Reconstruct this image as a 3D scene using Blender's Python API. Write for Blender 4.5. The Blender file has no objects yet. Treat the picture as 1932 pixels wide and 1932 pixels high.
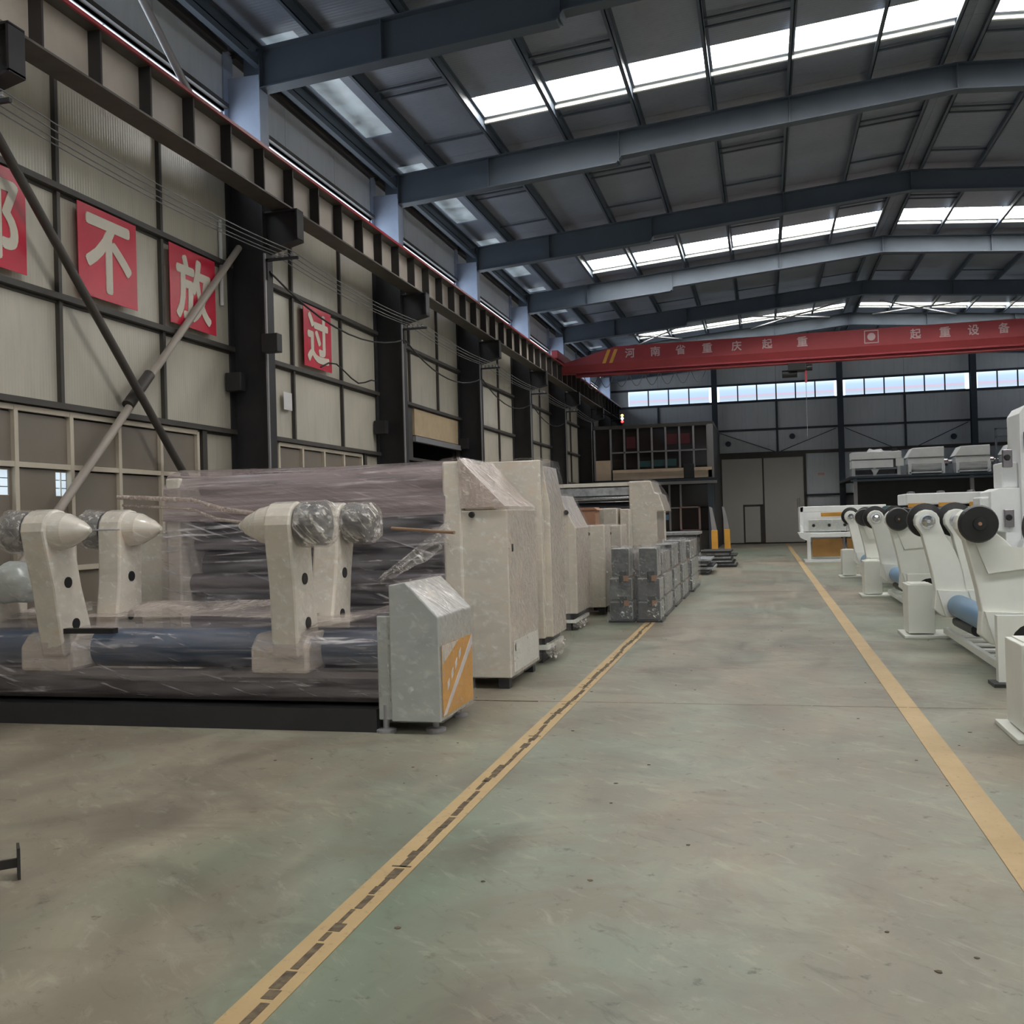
import bpy, math, random
from mathutils import Matrix, Vector, noise

C = bpy.context.scene.collection
S = bpy.context.scene
PI = math.pi
rnd = random.Random(7)

# ------------------------------------------------------------------ camera, world, exposure
F_PX, H = 1900.0, 1.55
YAW, PITCH, SR = 0.24488, 0.0070, 0.028
fw = Vector((-math.sin(YAW)*math.cos(PITCH), math.cos(YAW)*math.cos(PITCH), math.sin(PITCH)))
r0 = Vector((math.cos(YAW), math.sin(YAW), 0)); u0 = r0.cross(fw)
cr = math.sqrt(1-SR*SR)
rv = r0*cr - u0*SR; uv = r0*SR + u0*cr
cam = bpy.data.cameras.new('camera'); cam.sensor_width = 36; cam.lens = F_PX/1932*36
cam.clip_end = 300
co = bpy.data.objects.new('camera', cam); C.objects.link(co)
m = Matrix((rv, uv, -fw)).transposed().to_4x4(); m.translation = Vector((0, 0, H))
co.matrix_world = m
S.camera = co

S.view_settings.view_transform = 'Standard'; S.view_settings.look = 'None'
S.view_settings.gamma = 1; S.view_settings.use_curve_mapping = False
S.view_settings.exposure = 0.80
S.cycles.use_denoising = True
S.cycles.max_bounces = 9; S.cycles.diffuse_bounces = 5; S.cycles.glossy_bounces = 4
S.cycles.transparent_max_bounces = 24
S.cycles.sample_clamp_indirect = 6

W = bpy.data.worlds.new('world'); S.world = W; W.use_nodes = True
W.node_tree.nodes['Background'].inputs[0].default_value = (0.62, 0.78, 1.0, 1)
W.node_tree.nodes['Background'].inputs[1].default_value = 1.2

SKY_L = 12.5      # radiance of the roof skylights
STRIP_L = 1.7     # radiance of the side strip windows
BACK_L = 0.62     # radiance of the end wall window strip

# ------------------------------------------------------------------ materials
def new_mat(name):
    mt = bpy.data.materials.new(name); mt.use_nodes = True
    return mt, mt.node_tree, mt.node_tree.nodes['Principled BSDF']
def lk(nt, a, b): nt.links.new(a, b)
def coords(nt, scale=(1, 1, 1), kind='Object'):
    tc = nt.nodes.new('ShaderNodeTexCoord'); mp = nt.nodes.new('ShaderNodeMapping')
    mp.inputs['Scale'].default_value = scale
    lk(nt, tc.outputs[kind], mp.inputs[0]); return mp.outputs[0]
def noise_n(nt, vec, scale, detail=4, rough=.55, dist=0):
    n = nt.nodes.new('ShaderNodeTexNoise'); n.inputs['Scale'].default_value = scale
    n.inputs['Detail'].default_value = detail; n.inputs['Roughness'].default_value = rough
    n.inputs['Distortion'].default_value = dist
    lk(nt, vec, n.inputs['Vector']); return n.outputs['Fac']
def ramp(nt, fac, stops):
    r = nt.nodes.new('ShaderNodeValToRGB')
    while len(r.color_ramp.elements) < len(stops): r.color_ramp.elements.new(.5)
    for e, (p, c) in zip(r.color_ramp.elements, stops):
        e.position = p; e.color = (*c, 1) if len(c) == 3 else c
    lk(nt, fac, r.inputs[0]); return r.outputs[0]
def mixc(nt, fac, a, b, mode='MIX'):
    x = nt.nodes.new('ShaderNodeMix'); x.data_type = 'RGBA'; x.blend_type = mode
    for s, v in ((0, fac), (6, a), (7, b)):
        if hasattr(v, 'is_linked') or hasattr(v, 'links'): lk(nt, v, x.inputs[s])
        else: x.inputs[s].default_value = v if s == 0 else (*v, 1)
    return x.outputs[2]
def bump(nt, bs, h, strength, dist=.01):
    b = nt.nodes.new('ShaderNodeBump'); b.inputs['Strength'].default_value = strength
    b.inputs['Distance'].default_value = dist
    lk(nt, h, b.inputs['Height']); lk(nt, b.outputs[0], bs.inputs['Normal'])

def paint(name, col, rough=.45, metal=0, var=.12, scale=3.0, bumpy=0.0, spec=.5, coat=0):
    mt, nt, bs = new_mat(name)
    v = coords(nt)
    n = noise_n(nt, v, scale, 5, .6)
    lo = tuple(max(0, c*(1-var)) for c in col); hi = tuple(min(1, c*(1+var)) for c in col)
    lk(nt, ramp(nt, n, [(.3, lo), (.7, hi)]), bs.inputs['Base Color'])
    bs.inputs['Roughness'].default_value = rough; bs.inputs['Metallic'].default_value = metal
    bs.inputs['Specular IOR Level'].default_value = spec
    bs.inputs['Coat Weight'].default_value = coat
    if bumpy: bump(nt, bs, noise_n(nt, v, 14, 3), bumpy)
    return mt
def streaks(nt, direction, k, sc_):
    tc = nt.nodes.new('ShaderNodeTexCoord'); mp = nt.nodes.new('ShaderNodeMapping'); mp.vector_type = 'TEXTURE'
    mp.inputs['Rotation'].default_value = Vector(direction).to_track_quat('Z', 'Y').to_euler()
    mp.inputs['Scale'].default_value = (1/k, 1/k, 1)
    lk(nt, tc.outputs['Object'], mp.inputs[0]); return noise_n(nt, mp.outputs[0], sc_, 2, .5, .25)
def wrapped(name, col, amount=.55, tint=(.92, .84, .78)):
    """painted steel seen under clinging stretch film: paint plus a glossy wrinkled coat and painted pale glints"""
    mt, nt, bs = new_mat(name)
    v = coords(nt, (1.0, 1.0, 1.8))
    w1 = noise_n(nt, v, 3.0, 4, .55, .8)
    w2 = noise_n(nt, coords(nt, (3, 3, 1.2)), 5, 4, .6, 2.0)
    base = ramp(nt, w1, [(.3, tuple(c*.88 for c in col)), (.55, col), (.75, tuple(min(1, c*t*1.10) for c, t in zip(col, tint)))])
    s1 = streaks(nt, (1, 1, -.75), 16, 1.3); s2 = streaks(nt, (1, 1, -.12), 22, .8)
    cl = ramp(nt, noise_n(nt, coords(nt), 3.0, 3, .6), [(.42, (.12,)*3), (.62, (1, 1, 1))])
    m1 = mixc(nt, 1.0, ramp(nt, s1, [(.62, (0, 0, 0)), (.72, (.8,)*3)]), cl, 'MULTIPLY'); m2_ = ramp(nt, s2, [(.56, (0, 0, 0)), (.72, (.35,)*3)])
    lk(nt, mixc(nt, mixc(nt, 1.0, m1, m2_, 'ADD'), base, tuple(min(.92, c*1.45+.08) for c in col)), bs.inputs['Base Color'])  # glints on the film creases mixed into the colour as pale streaks
    bs.inputs['Roughness'].default_value = .42
    bs.inputs['Coat Weight'].default_value = 1.0; bs.inputs['Coat Roughness'].default_value = .09
    mx = nt.nodes.new('ShaderNodeMath'); mx.operation = 'ADD'; lk(nt, w1, mx.inputs[0]); lk(nt, s1, mx.inputs[1])
    mx.operation = 'MULTIPLY_ADD'; lk(nt, s1, mx.inputs[0]); mx.inputs[1].default_value = .35; lk(nt, w1, mx.inputs[2])
    mx2 = nt.nodes.new('ShaderNodeMath'); mx2.operation = 'MULTIPLY_ADD'; lk(nt, s2, mx2.inputs[0]); mx2.inputs[1].default_value = .3; lk(nt, mx.outputs[0], mx2.inputs[2])
    b = nt.nodes.new('ShaderNodeBump'); b.inputs['Strength'].default_value = 1.0; b.inputs['Distance'].default_value = .018*amount
    lk(nt, mx2.outputs[0], b.inputs['Height']); lk(nt, b.outputs[0], bs.inputs['Coat Normal'])
    return mt
def film_mat(name, col=(.78, .73, .71), opac=(.08, .30), sc=(1, 1, 1), scale=5.0, streak=.75, rot=(1, 1, -.6), smooth=.22):
    """stretch film: clear with a faint haze and milky creases with painted glints running along one pull direction"""
    mt, nt, bs = new_mat(name)
    v = coords(nt, sc)
    n = noise_n(nt, v, scale, 5, .6, 1.2)
    s1 = streaks(nt, rot, 20, 1.2); s2 = streaks(nt, (rot[0], rot[1], rot[2]-.35), 18, 1.6)
    haze = ramp(nt, n, [(.35, (opac[0],)*3), (.65, (opac[1],)*3)])
    cl = ramp(nt, noise_n(nt, coords(nt), 2.6, 3, .6), [(.40, (.1,)*3), (.62, (1, 1, 1))])
    st1 = mixc(nt, 1.0, ramp(nt, s1, [(.58, (0, 0, 0)), (.70, (streak,)*3)]), cl, 'MULTIPLY')
    st2 = mixc(nt, 1.0, ramp(nt, s2, [(.62, (0, 0, 0)), (.70, (streak,)*3)]), cl, 'MULTIPLY')
    f = mixc(nt, 1.0, mixc(nt, 1.0, haze, st1, 'ADD'), st2, 'ADD')
    lk(nt, mixc(nt, st1, col, (.92, .90, .88)), bs.inputs['Base Color']); bs.inputs['Roughness'].default_value = smooth  # milky creases, with their sparkle put into the colour as pale streaks
    bs.inputs['Coat Weight'].default_value = .8; bs.inputs['Coat Roughness'].default_value = .08
    ad = nt.nodes.new('ShaderNodeMath'); ad.operation = 'MULTIPLY_ADD'; lk(nt, s1, ad.inputs[0]); ad.inputs[1].default_value = .4; lk(nt, n, ad.inputs[2])
    ad2 = nt.nodes.new('ShaderNodeMath'); ad2.operation = 'MULTIPLY_ADD'; lk(nt, s2, ad2.inputs[0]); ad2.inputs[1].default_value = .4; lk(nt, ad.outputs[0], ad2.inputs[2])
    bump(nt, bs, ad2.outputs[0], 1.0, .015)
    b2 = [x for x in nt.nodes if x.bl_idname == 'ShaderNodeBump'][0]; lk(nt, b2.outputs[0], bs.inputs['Coat Normal'])
    tr = nt.nodes.new('ShaderNodeBsdfTransparent'); tr.inputs[0].default_value = (.97, .95, .95, 1)
    ms = nt.nodes.new('ShaderNodeMixShader')
    lk(nt, f, ms.inputs[0]); lk(nt, tr.outputs[0], ms.inputs[1]); lk(nt, bs.outputs[0], ms.inputs[2])
    lk(nt, ms.outputs[0], nt.nodes['Material Output'].inputs[0])
    return mt
def emit(name, col, strength, streak=0.0):
    mt, nt, bs = new_mat(name)
    bs.inputs['Base Color'].default_value = (.5, .5, .5, 1); bs.inputs['Roughness'].default_value = .3
    if streak:
        n = noise_n(nt, coords(nt, (1, 1, 1)), 2.2, 5, .6, .8)
        c = ramp(nt, n, [(.3, tuple(x*(1-streak) for x in col)), (.65, col)])
        lk(nt, c, bs.inputs['Emission Color'])
    else: bs.inputs['Emission Color'].default_value = (*col, 1)
    bs.inputs['Emission Strength'].default_value = strength
    return mt

M = {}
M['cream'] = paint('cream_paint', (.70, .65, .56), .38)
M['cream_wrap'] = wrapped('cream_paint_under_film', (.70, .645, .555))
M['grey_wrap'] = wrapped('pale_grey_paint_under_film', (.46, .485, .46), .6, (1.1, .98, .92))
M['dark_wrap'] = wrapped('dark_steel_and_shade_under_film', (.07, .074, .082), .9, (1.5, 1.4, 1.3))
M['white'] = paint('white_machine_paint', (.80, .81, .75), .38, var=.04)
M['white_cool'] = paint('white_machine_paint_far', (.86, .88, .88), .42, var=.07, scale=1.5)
M['column'] = paint('shade_dark_column_paint', (.035, .033, .035), .5, spec=.35)  # column paint with the backlit shade put into its colour
M['bluegrey'] = paint('blue_grey_steel_paint', (.072, .092, .120), .55, var=.1, scale=1.2)
M['column_lit'] = paint('window_lit_steel_paint', (.36, .42, .55), .5, var=.08)  # same columns higher up, strip window light put into the colour
M['girt'] = paint('girt_paint', (.07, .062, .055), .5)
M['girt_blue'] = paint('girt_blue_paint', (.04, .052, .07), .5)
M['runway'] = paint('runway_paint', (.10, .088, .075), .5, var=.2)
M['runway_web'] = paint('runway_web_paint', (.42, .37, .32), .5, var=.15, scale=1.0)
M['stiff'] = paint('stiffener_paint', (.03, .026, .024), .6)
M['red'] = paint('red_crane_paint', (.36, .045, .055), .42, var=.12, scale=.8)
M['red_poster'] = paint('red_poster_sheet', (.62, .02, .055), .28, var=.12, scale=2)
M['char'] = paint('poster_character_cream', (.72, .66, .55), .4, var=.04)
M['char_pink'] = paint('crane_lettering', (.62, .44, .46), .5, var=.05)
M['black'] = paint('black_rubber', (.013, .013, .014), .45, var=.3, scale=12)
M['chrome'] = paint('chrome', (.75, .76, .78), .16, metal=1, var=.03)
M['steel'] = paint('roller_steel', (.30, .28, .30), .28, metal=.85, var=.25, scale=1.5)
M['steel_dark'] = paint('dark_roller_steel', (.06, .055, .062), .28, metal=.6, var=.4, scale=2)
M['blue'] = paint('blue_shaft_paint', (.13, .26, .42), .35, var=.1)
M['bluedark'] = paint('dark_blue_shaft_paint', (.035, .075, .13), .3, var=.2)
M['tan'] = paint('tan_board', (.56, .43, .27), .6, var=.1)
M['cardboard'] = paint('cardboard', (.36, .19, .12), .8, var=.08)
M['ply'] = paint('ochre_plywood', (.36, .19, .055), .65, var=.2, scale=2)
M['orange'] = paint('orange_yellow_paint', (.70, .36, .06), .5, var=.1)
M['officewall'] = paint('beige_office_wall', (.80, .63, .46), .7, var=.06)
M['mullion'] = paint('aluminium_mullion', (.34, .33, .34), .4, metal=.3, var=.05)
M['pink_frame'] = paint('pinkish_door_frame', (.42, .30, .26), .5, var=.06)
M['wire'] = paint('wire_grey', (.20, .20, .20), .4)
M['cable'] = paint('black_cable', (.02, .02, .02), .5)
M['paper'] = paint('white_paper', (.72, .70, .70), .6, var=.03)
M['joint'] = paint('floor_joint_dirt', (.12, .09, .055), .9, var=.6, scale=20)
M['tan_frame'] = paint('pale_frame_strip', (.62, .55, .44), .5, var=.06)
M['greyboard'] = paint('taupe_infill_board', (.235, .20, .165), .35, var=.12, scale=.8)
M['door'] = paint('grey_door_leaf', (.55, .53, .49), .45, var=.04, scale=.6)
M['backwall'] = None
M['greencloth'] = paint('teal_board', (.03, .085, .09), .7)
M['redcloth'] = paint('dark_red_board', (.09, .012, .018), .7)
M['scrap'] = paint('bright_sheet_steel', (.50, .52, .54), .32, metal=.5, var=.35, scale=9)
M['scrap_dark'] = paint('oily_black_steel', (.03, .03, .032), .5)
M['brown_stick'] = paint('brown_wood', (.30, .19, .12), .6)

# office glass: dark, reflecting
mt, nt, bs = new_mat('dark_office_glass'); bs.inputs['Base Color'].default_value = (.035, .028, .026, 1)
bs.inputs['Roughness'].default_value = .08; M['darkglass'] = mt

# light-giving panes
M['sky_pane'] = emit('skylight_daylight', (1, .985, .96), SKY_L)
M['strip_pane'] = emit('side_strip_daylight', (.80, .90, 1.0), STRIP_L)
M['eave_pane'] = emit('dirty_eave_skylight', (.46, .60, .70), .24, .75)
M['small_pane'] = emit('small_window_daylight', (.60, .74, .85), .55, .2)
mt, nt, bs = new_mat('end_wall_daylight')
v = nt.nodes.new('ShaderNodeTexCoord'); sp = nt.nodes.new('ShaderNodeSeparateXYZ'); lk(nt, v.outputs['Object'], sp.inputs[0])
mr = nt.nodes.new('ShaderNodeMapRange'); mr.inputs[1].default_value = 7.08; mr.inputs[2].default_value = 7.80
lk(nt, sp.outputs[2], mr.inputs[0])
c = ramp(nt, mr.outputs[0], [(0, (.62, .76, .92)), (.12, (.52, .66, .80)), (.27, (.55, .62, .76)), (.31, (.78, .52, .66)), (.36, (.66, .56, .76)),
                             (.42, (.50, .68, .92)), (.72, (.52, .74, 1.0)), (.96, (.75, .90, 1.0))])
lk(nt, c, bs.inputs['Emission Color']); bs.inputs['Emission Strength'].default_value = BACK_L
bs.inputs['Base Color'].default_value = (.3, .3, .3, 1); M['back_pane'] = mt

# ribbed sandwich wall panels
def ribbed(name, col, axis, rough=.3, freq=34, var=.1, spec=.5):
    mt, nt, bs = new_mat(name)
    tc = nt.nodes.new('ShaderNodeTexCoord')
    wv = nt.nodes.new('ShaderNodeTexWave'); wv.wave_type = 'BANDS'; wv.bands_direction = axis
    wv.inputs['Scale'].default_value = freq/6.283*1.0; wv.inputs['Distortion'].default_value = .3
    lk(nt, tc.outputs['Object'], wv.inputs['Vector'])
    n = noise_n(nt, coords(nt, (1, 1, .5) if axis != 'Z' else (1, 1, 1)), 1.1, 5, .6)
    n2 = noise_n(nt, coords(nt, (6, 6, .5)), 1.5, 4, .6)
    base = ramp(nt, n, [(.3, tuple(x*(1-var) for x in col)), (.7, tuple(x*(1+var) for x in col))])
    base = mixc(nt, ramp(nt, n2, [(.5, (0, 0, 0)), (.75, (.35, .35, .35))]), base, tuple(x*.7 for x in col))
    lk(nt, base, bs.inputs['Base Color'])
    bs.inputs['Roughness'].default_value = rough; bs.inputs['Specular IOR Level'].default_value = spec
    bump(nt, bs, wv.outputs['Fac'], .35, .004)
    return mt
M['wallpanel'] = ribbed('cream_wall_panel', (.56, .52, .43), 'Y', .27, 40)
M['backwall'] = ribbed('grey_end_wall_panel', (.66, .69, .73), 'X', .42, 30, .05)
M['roofpanel'] = ribbed('roof_panel_underside', (.24, .268, .335), 'Y', .36, 26, .10)

# floor: worn green epoxy
mt, nt, bs = new_mat('worn_green_floor')
v = coords(nt, (1, 1, 1)); vs = coords(nt, (1.0, .45, 1))
n1 = noise_n(nt, vs, .32, 5, .62, .5); n2 = noise_n(nt, vs, 1.6, 6, .7, .6); n3 = noise_n(nt, v, 9, 5, .7); n4 = noise_n(nt, v, 42, 3, .6)
green = ramp(nt, n2, [(.3, (.175, .20, .155)), (.7, (.27, .30, .235))])
brown = ramp(nt, n2, [(.3, (.165, .14, .105)), (.7, (.335, .29, .22))])
n5 = noise_n(nt, coords(nt, (.8, 1.2, 1)), 1.1, 6, .68, .9)
c1 = mixc(nt, ramp(nt, n1, [(.40, (0, 0, 0)), (.56, (1, 1, 1))]), green, brown)
c1 = mixc(nt, ramp(nt, n5, [(.50, (0, 0, 0)), (.66, (.75, .75, .75))]), c1, (.215, .18, .135))
c1 = mixc(nt, ramp(nt, n5, [(.32, (.6, .6, .6)), (.44, (0, 0, 0))]), c1, (.315, .325, .245))
gp = noise_n(nt, coords(nt, (1.1, .3, 1)), .55, 2, .5)
c2 = mixc(nt, ramp(nt, gp, [(.56, (0, 0, 0)), (.74, (.7, .7, .7))]), c1, (.13, .215, .145))
st = ramp(nt, noise_n(nt, coords(nt, (.7, .9, 1)), .75, 5, .62, .8), [(.54, (0, 0, 0)), (.74, (.75, .75, .75))])
c3 = mixc(nt, st, c2, (.105, .088, .07))
sv = nt.nodes.new('ShaderNodeTexCoord'); smp = nt.nodes.new('ShaderNodeMapping'); smp.vector_type = 'TEXTURE'; smp.inputs['Rotation'].default_value = (0, 0, -.75); smp.inputs['Scale'].default_value = (1, .35, 1)
lk(nt, sv.outputs['Object'], smp.inputs[0])
sk = noise_n(nt, smp.outputs[0], 3.2, 6, .7, .6)
c3 = mixc(nt, ramp(nt, sk, [(.56, (0, 0, 0)), (.72, (.6, .6, .6))]), c3, (.39, .365, .285))
c3 = mixc(nt, ramp(nt, sk, [(.30, (.55, .55, .55)), (.42, (0, 0, 0))]), c3, (.11, .10, .08))
sp_ = ramp(nt, n3, [(.61, (0, 0, 0)), (.70, (.75, .75, .75))])
c4 = mixc(nt, sp_, c3, (.085, .078, .06))
c5 = mixc(nt, ramp(nt, n4, [(.68, (0, 0, 0)), (.80, (.5, .5, .5))]), c4, (.38, .36, .30))
lk(nt, c5, bs.inputs['Base Color'])
lk(nt, ramp(nt, n2, [(.3, (.30,)*3), (.7, (.52,)*3)]), bs.inputs['Roughness'])
bs.inputs['Specular IOR Level'].default_value = .35
bump(nt, bs, n3, .12, .004); M['floor'] = mt
# yellow line
mt, nt, bs = new_mat('worn_yellow_line_paint')
v = coords(nt); n1 = noise_n(nt, v, 1.3, 6, .7); n2 = noise_n(nt, v, 22, 5, .7)
a = ramp(nt, n1, [(.3, (.41, .285, .135)), (.7, (.52, .375, .19))])
a = mixc(nt, ramp(nt, n2, [(.58, (0, 0, 0)), (.72, (.8, .8, .8))]), a, (.24, .19, .12))
lk(nt, a, bs.inputs['Base Color']); bs.inputs['Roughness'].default_value = .55; M['line'] = mt
# films
M['film'] = film_mat('stretch_film', (.80, .74, .68), opac=(.04, .16), streak=.55)
M['film_h'] = film_mat('stretch_film_streaked', (.62, .58, .62), (.06, .34), (.35, 2, 3.0), 3.2, .6, (1, .0, .02))
M['film_thick'] = film_mat('stretch_film_many_layers', (.44, .36, .36), (.42, .88), (.25, 2, 3.2), 2.2, .28, (1, 0, .02), .12)
M['film_pink'] = film_mat('stretch_film_bunched', (.66, .56, .50), (.35, .80), (1, 1, 1), 3.5, .5)
M['film_drum'] = film_mat('stretch_film_crumpled', (.78, .74, .68), (.10, .45), (1, 1, 1), 9, .9, (1, .5, -1.2), .12)
# sagging poster gloss on the tan glass of office lower windows
# ------------------------------------------------------------------ mesh builder
class MB:
    def __init__(s): s.v = []; s.f = []; s.smooth = []
    def _add(s, vs, fs, sm=False):
        o = len(s.v); s.v += [tuple(p) for p in vs]; s.f += [tuple(i+o for i in f) for f in fs]; s.smooth += [sm]*len(fs); return s
    def box(s, x0, x1, y0, y1, z0, z1):
        if x0 > x1: x0, x1 = x1, x0
        if y0 > y1: y0, y1 = y1, y0
        if z0 > z1: z0, z1 = z1, z0
        return s._add([(x0, y0, z0), (x1, y0, z0), (x1, y1, z0), (x0, y1, z0), (x0, y0, z1), (x1, y0, z1), (x1, y1, z1), (x0, y1, z1)],
                      [(0, 3, 2, 1), (4, 5, 6, 7), (0, 1, 5, 4), (1, 2, 6, 5), (2, 3, 7, 6), (3, 0, 4, 7)])
    def prism(s, pts, axis, a, b):
        """pts: 2D outline; axis 'Y' -> pts are (x,z); axis 'X' -> pts are (y,z); axis 'Z' -> (x,y)"""
        n = len(pts)
        def P(p, t): return {'Y': (p[0], t, p[1]), 'X': (t, p[0], p[1]), 'Z': (p[0], p[1], t)}[axis]
        vs = [P(p, a) for p in pts] + [P(p, b) for p in pts]
        area = sum(pts[i][0]*pts[(i+1) % n][1]-pts[(i+1) % n][0]*pts[i][1] for i in range(n))
        flip = (area > 0) ^ (b > a) ^ (axis == 'Y')
        fs = [tuple(range(n)), tuple(reversed(range(n, 2*n)))] + [(i, i+n, (i+1) % n+n, (i+1) % n) for i in range(n)]
        if flip: fs = [tuple(reversed(f)) for f in fs]
        return s._add(vs, fs)
    def tube(s, p0, p1, r, r1=None, n=16, caps=True):
        p0, p1 = Vector(p0), Vector(p1); r1 = r if r1 is None else r1
        d = (p1-p0).normalized(); a = d.orthogonal().normalized(); b = d.cross(a)
        vs = []
        for p, rr in ((p0, r), (p1, r1)):
            for i in range(n):
                t = 2*PI*i/n; vs.append(p + a*math.cos(t)*rr + b*math.sin(t)*rr)
        s._add(vs, [(i, (i+1) % n, (i+1) % n+n, i+n) for i in range(n)], True)
        if caps: s._add(vs, [tuple(reversed(range(n))), tuple(range(n, 2*n))])
        return s
    def lathe(s, p0, axis, prof, n=24):
        """prof: list of (distance along axis, radius)"""
        p0 = Vector(p0); d = Vector(axis).normalized(); a = d.orthogonal().normalized(); b = d.cross(a); vs = []
        for t, r in prof:
            for i in range(n):
                q = 2*PI*i/n; vs.append(p0 + d*t + a*math.cos(q)*r + b*math.sin(q)*r)
        fs = []
        for k in range(len(prof)-1):
            fs += [(k*n+i, k*n+(i+1) % n, (k+1)*n+(i+1) % n, (k+1)*n+i) for i in range(n)]
        s._add(vs, fs, False)
        m_ = (len(prof)-1)*n
        s._add(vs[:n], [tuple(reversed(range(n)))]); s._add(vs[m_:], [tuple(range(n))])
        return s
    def path(s, pts, r, n=8):
        for a, b in zip(pts[:-1], pts[1:]): s.tube(a, b, r, n=n)
        return s
    def grid(s, fn, nu, nv):
        vs = [fn(i/nu, j/nv) for i in range(nu+1) for j in range(nv+1)]
        return s._add(vs, [(i*(nv+1)+j, (i+1)*(nv+1)+j, (i+1)*(nv+1)+j+1, i*(nv+1)+j+1) for i in range(nu) for j in range(nv)], True)
    def mesh(s, name, off=(0, 0, 0)):
        me = bpy.data.meshes.new(name)
        me.from_pydata([(a-off[0], b-off[1], c-off[2]) for a, b, c in s.v], [], s.f)
        me.polygons.foreach_set('use_smooth', s.smooth); me.update(); return me
    def build(s, name, mat, parent=None, off=None, bevel=0):
        off = off if off is not None else ((tuple(parent['_o']) if parent is not None else (0, 0, 0)))
        o = bpy.data.objects.new(name, s.mesh(name, off)); o.data.materials.append(M[mat] if isinstance(mat, str) else mat)
        C.objects.link(o)
        if parent is not None: o.parent = parent; o['_o'] = off
        else: o.location = off; o['_o'] = off
        if bevel:
            b = o.modifiers.new('edge', 'BEVEL'); b.width = bevel; b.segments = 2; b.limit_method = 'ANGLE'
        return o
def thing(name, label, cat, loc=(0, 0, 0), group=None, kind=None):
    o = bpy.data.objects.new(name, None); C.objects.link(o); o.location = loc; o['_o'] = loc
    o.empty_display_size = .3
    if label: o['label'] = label
    if cat: o['category'] = cat
    if group: o['group'] = group
    if kind: o['kind'] = kind
    return o
def struct(name, loc=(0, 0, 0), label=None, group=None):
    o = thing(name, label, None, loc, group, 'structure'); return o
def tag(o, label=None, cat=None, group=None, kind=None):
    for k, v in (('label', label), ('category', cat), ('group', group), ('kind', kind)):
        if v: o[k] = v
    return o
def inst(src, parent, d, name=None):
    """copy one part (and its sub-parts), sharing mesh data, shifted by d"""
    c_ = src.copy(); C.objects.link(c_); c_.parent = parent
    c_.location = Vector(src.location) + Vector(d)
    for ch in list(src.children): inst(ch, c_, (0, 0, 0))
    return c_
def copy_thing(root, d, label=None, group=None):
    r = root.copy(); C.objects.link(r); r.location = Vector(root.location) + Vector(d)
    if label: r['label'] = label
    if group: r['group'] = group
    for ch in list(root.children): inst(ch, r, (0, 0, 0))
    return r
def text_mesh(txt, size, extrude, offset=0.0):
    cu = bpy.data.curves.new('lettering', 'FONT'); cu.body = txt; cu.size = size; cu.extrude = extrude; cu.offset = offset
    cu.align_x = 'CENTER'; cu.align_y = 'CENTER'; cu.resolution_u = 3
    o = bpy.data.objects.new('tmp', cu); C.objects.link(o)
    bpy.context.view_layer.update()
    dg = bpy.context.evaluated_depsgraph_get()
    me = bpy.data.meshes.new_from_object(o.evaluated_get(dg))
    bpy.data.objects.remove(o); bpy.data.curves.remove(cu)
    xs = [q.co.x for q in me.vertices]; ys = [q.co.y for q in me.vertices]
    if xs:
        cx, cy = (min(xs)+max(xs))/2, (min(ys)+max(ys))/2
        for q in me.vertices: q.co.x -= cx; q.co.y -= cy
        sx, sy = max(xs)-min(xs), max(ys)-min(ys)
    else: sx = sy = 1
    return me, sx, sy
def place_text(txt, w, h, pos, face, mat, parent, name='character', extrude=.006, offset=.0):
    me, sx, sy = text_mesh(txt, 1.0, extrude/1.0, 0)
    if offset:   # heavier strokes: the glyph repeated with small shifts, one mesh
        vs = [tuple(q.co) for q in me.vertices]; fs = [tuple(f_.vertices) for f_ in me.polygons]; nv = []; nf = []
        for j, (ax, ay) in enumerate(((0, 0), (1, 0), (-1, 0), (0, 1), (0, -1), (.7, .7), (-.7, .7), (.7, -.7), (-.7, -.7))):
            o_ = len(nv); nv += [(a_+ax*offset, b_+ay*offset, c_+j*.0002) for a_, b_, c_ in vs]; nf += [tuple(i+o_ for i in f_) for f_ in fs]
        me = bpy.data.meshes.new('lettering'); me.from_pydata(nv, [], nf)
        sx += 2*offset; sy += 2*offset
    me.materials.clear(); me.materials.append(M[mat])
    for q in me.vertices: q.co.x *= w/sx; q.co.y *= h/sy
    X, Y, Z = {'+X': ((0, 1, 0), (0, 0, 1), (1, 0, 0)), '-Y': ((1, 0, 0), (0, 0, 1), (0, -1, 0))}[face]
    mm = Matrix((X, Y, Z)).transposed().to_4x4()
    o = bpy.data.objects.new(name, me); C.objects.link(o); o.parent = parent
    off = Vector(parent['_o']); mm.translation = Vector(pos)-off; o.matrix_local = mm; o['_o'] = tuple(off)
    return o

# ------------------------------------------------------------------ grid of the hall
XL, XR, RIDGE = -7.9, 15.3, 3.7          # wall planes, ridge line
YB, YN = 51.0, -10.2                     # end wall, rear wall
COLY = [14.1+6.0*k for k in range(-4, 7)]
def ztop(x):
    xx = x if x < RIDGE else 2*RIDGE-x
    return 8.85 + .08*(xx+7.3)
def mirx(x): return 2*RIDGE-x

# ---- floor
fl = MB().box(XL-.3, XR+.3, YN-.3, YB+.3, -.2, 0).build('floor', 'floor'); tag(fl, kind='structure')
fl['_o'] = (0, 0, 0)
l1 = MB()
for xc in (-1.635, 1.04):
    b = MB(); b.box(xc-.075, xc+.075, YN, 50.5 if xc > 0 else 48, .001, .004)
    o = b.build('lane_line', 'line', fl)
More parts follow.
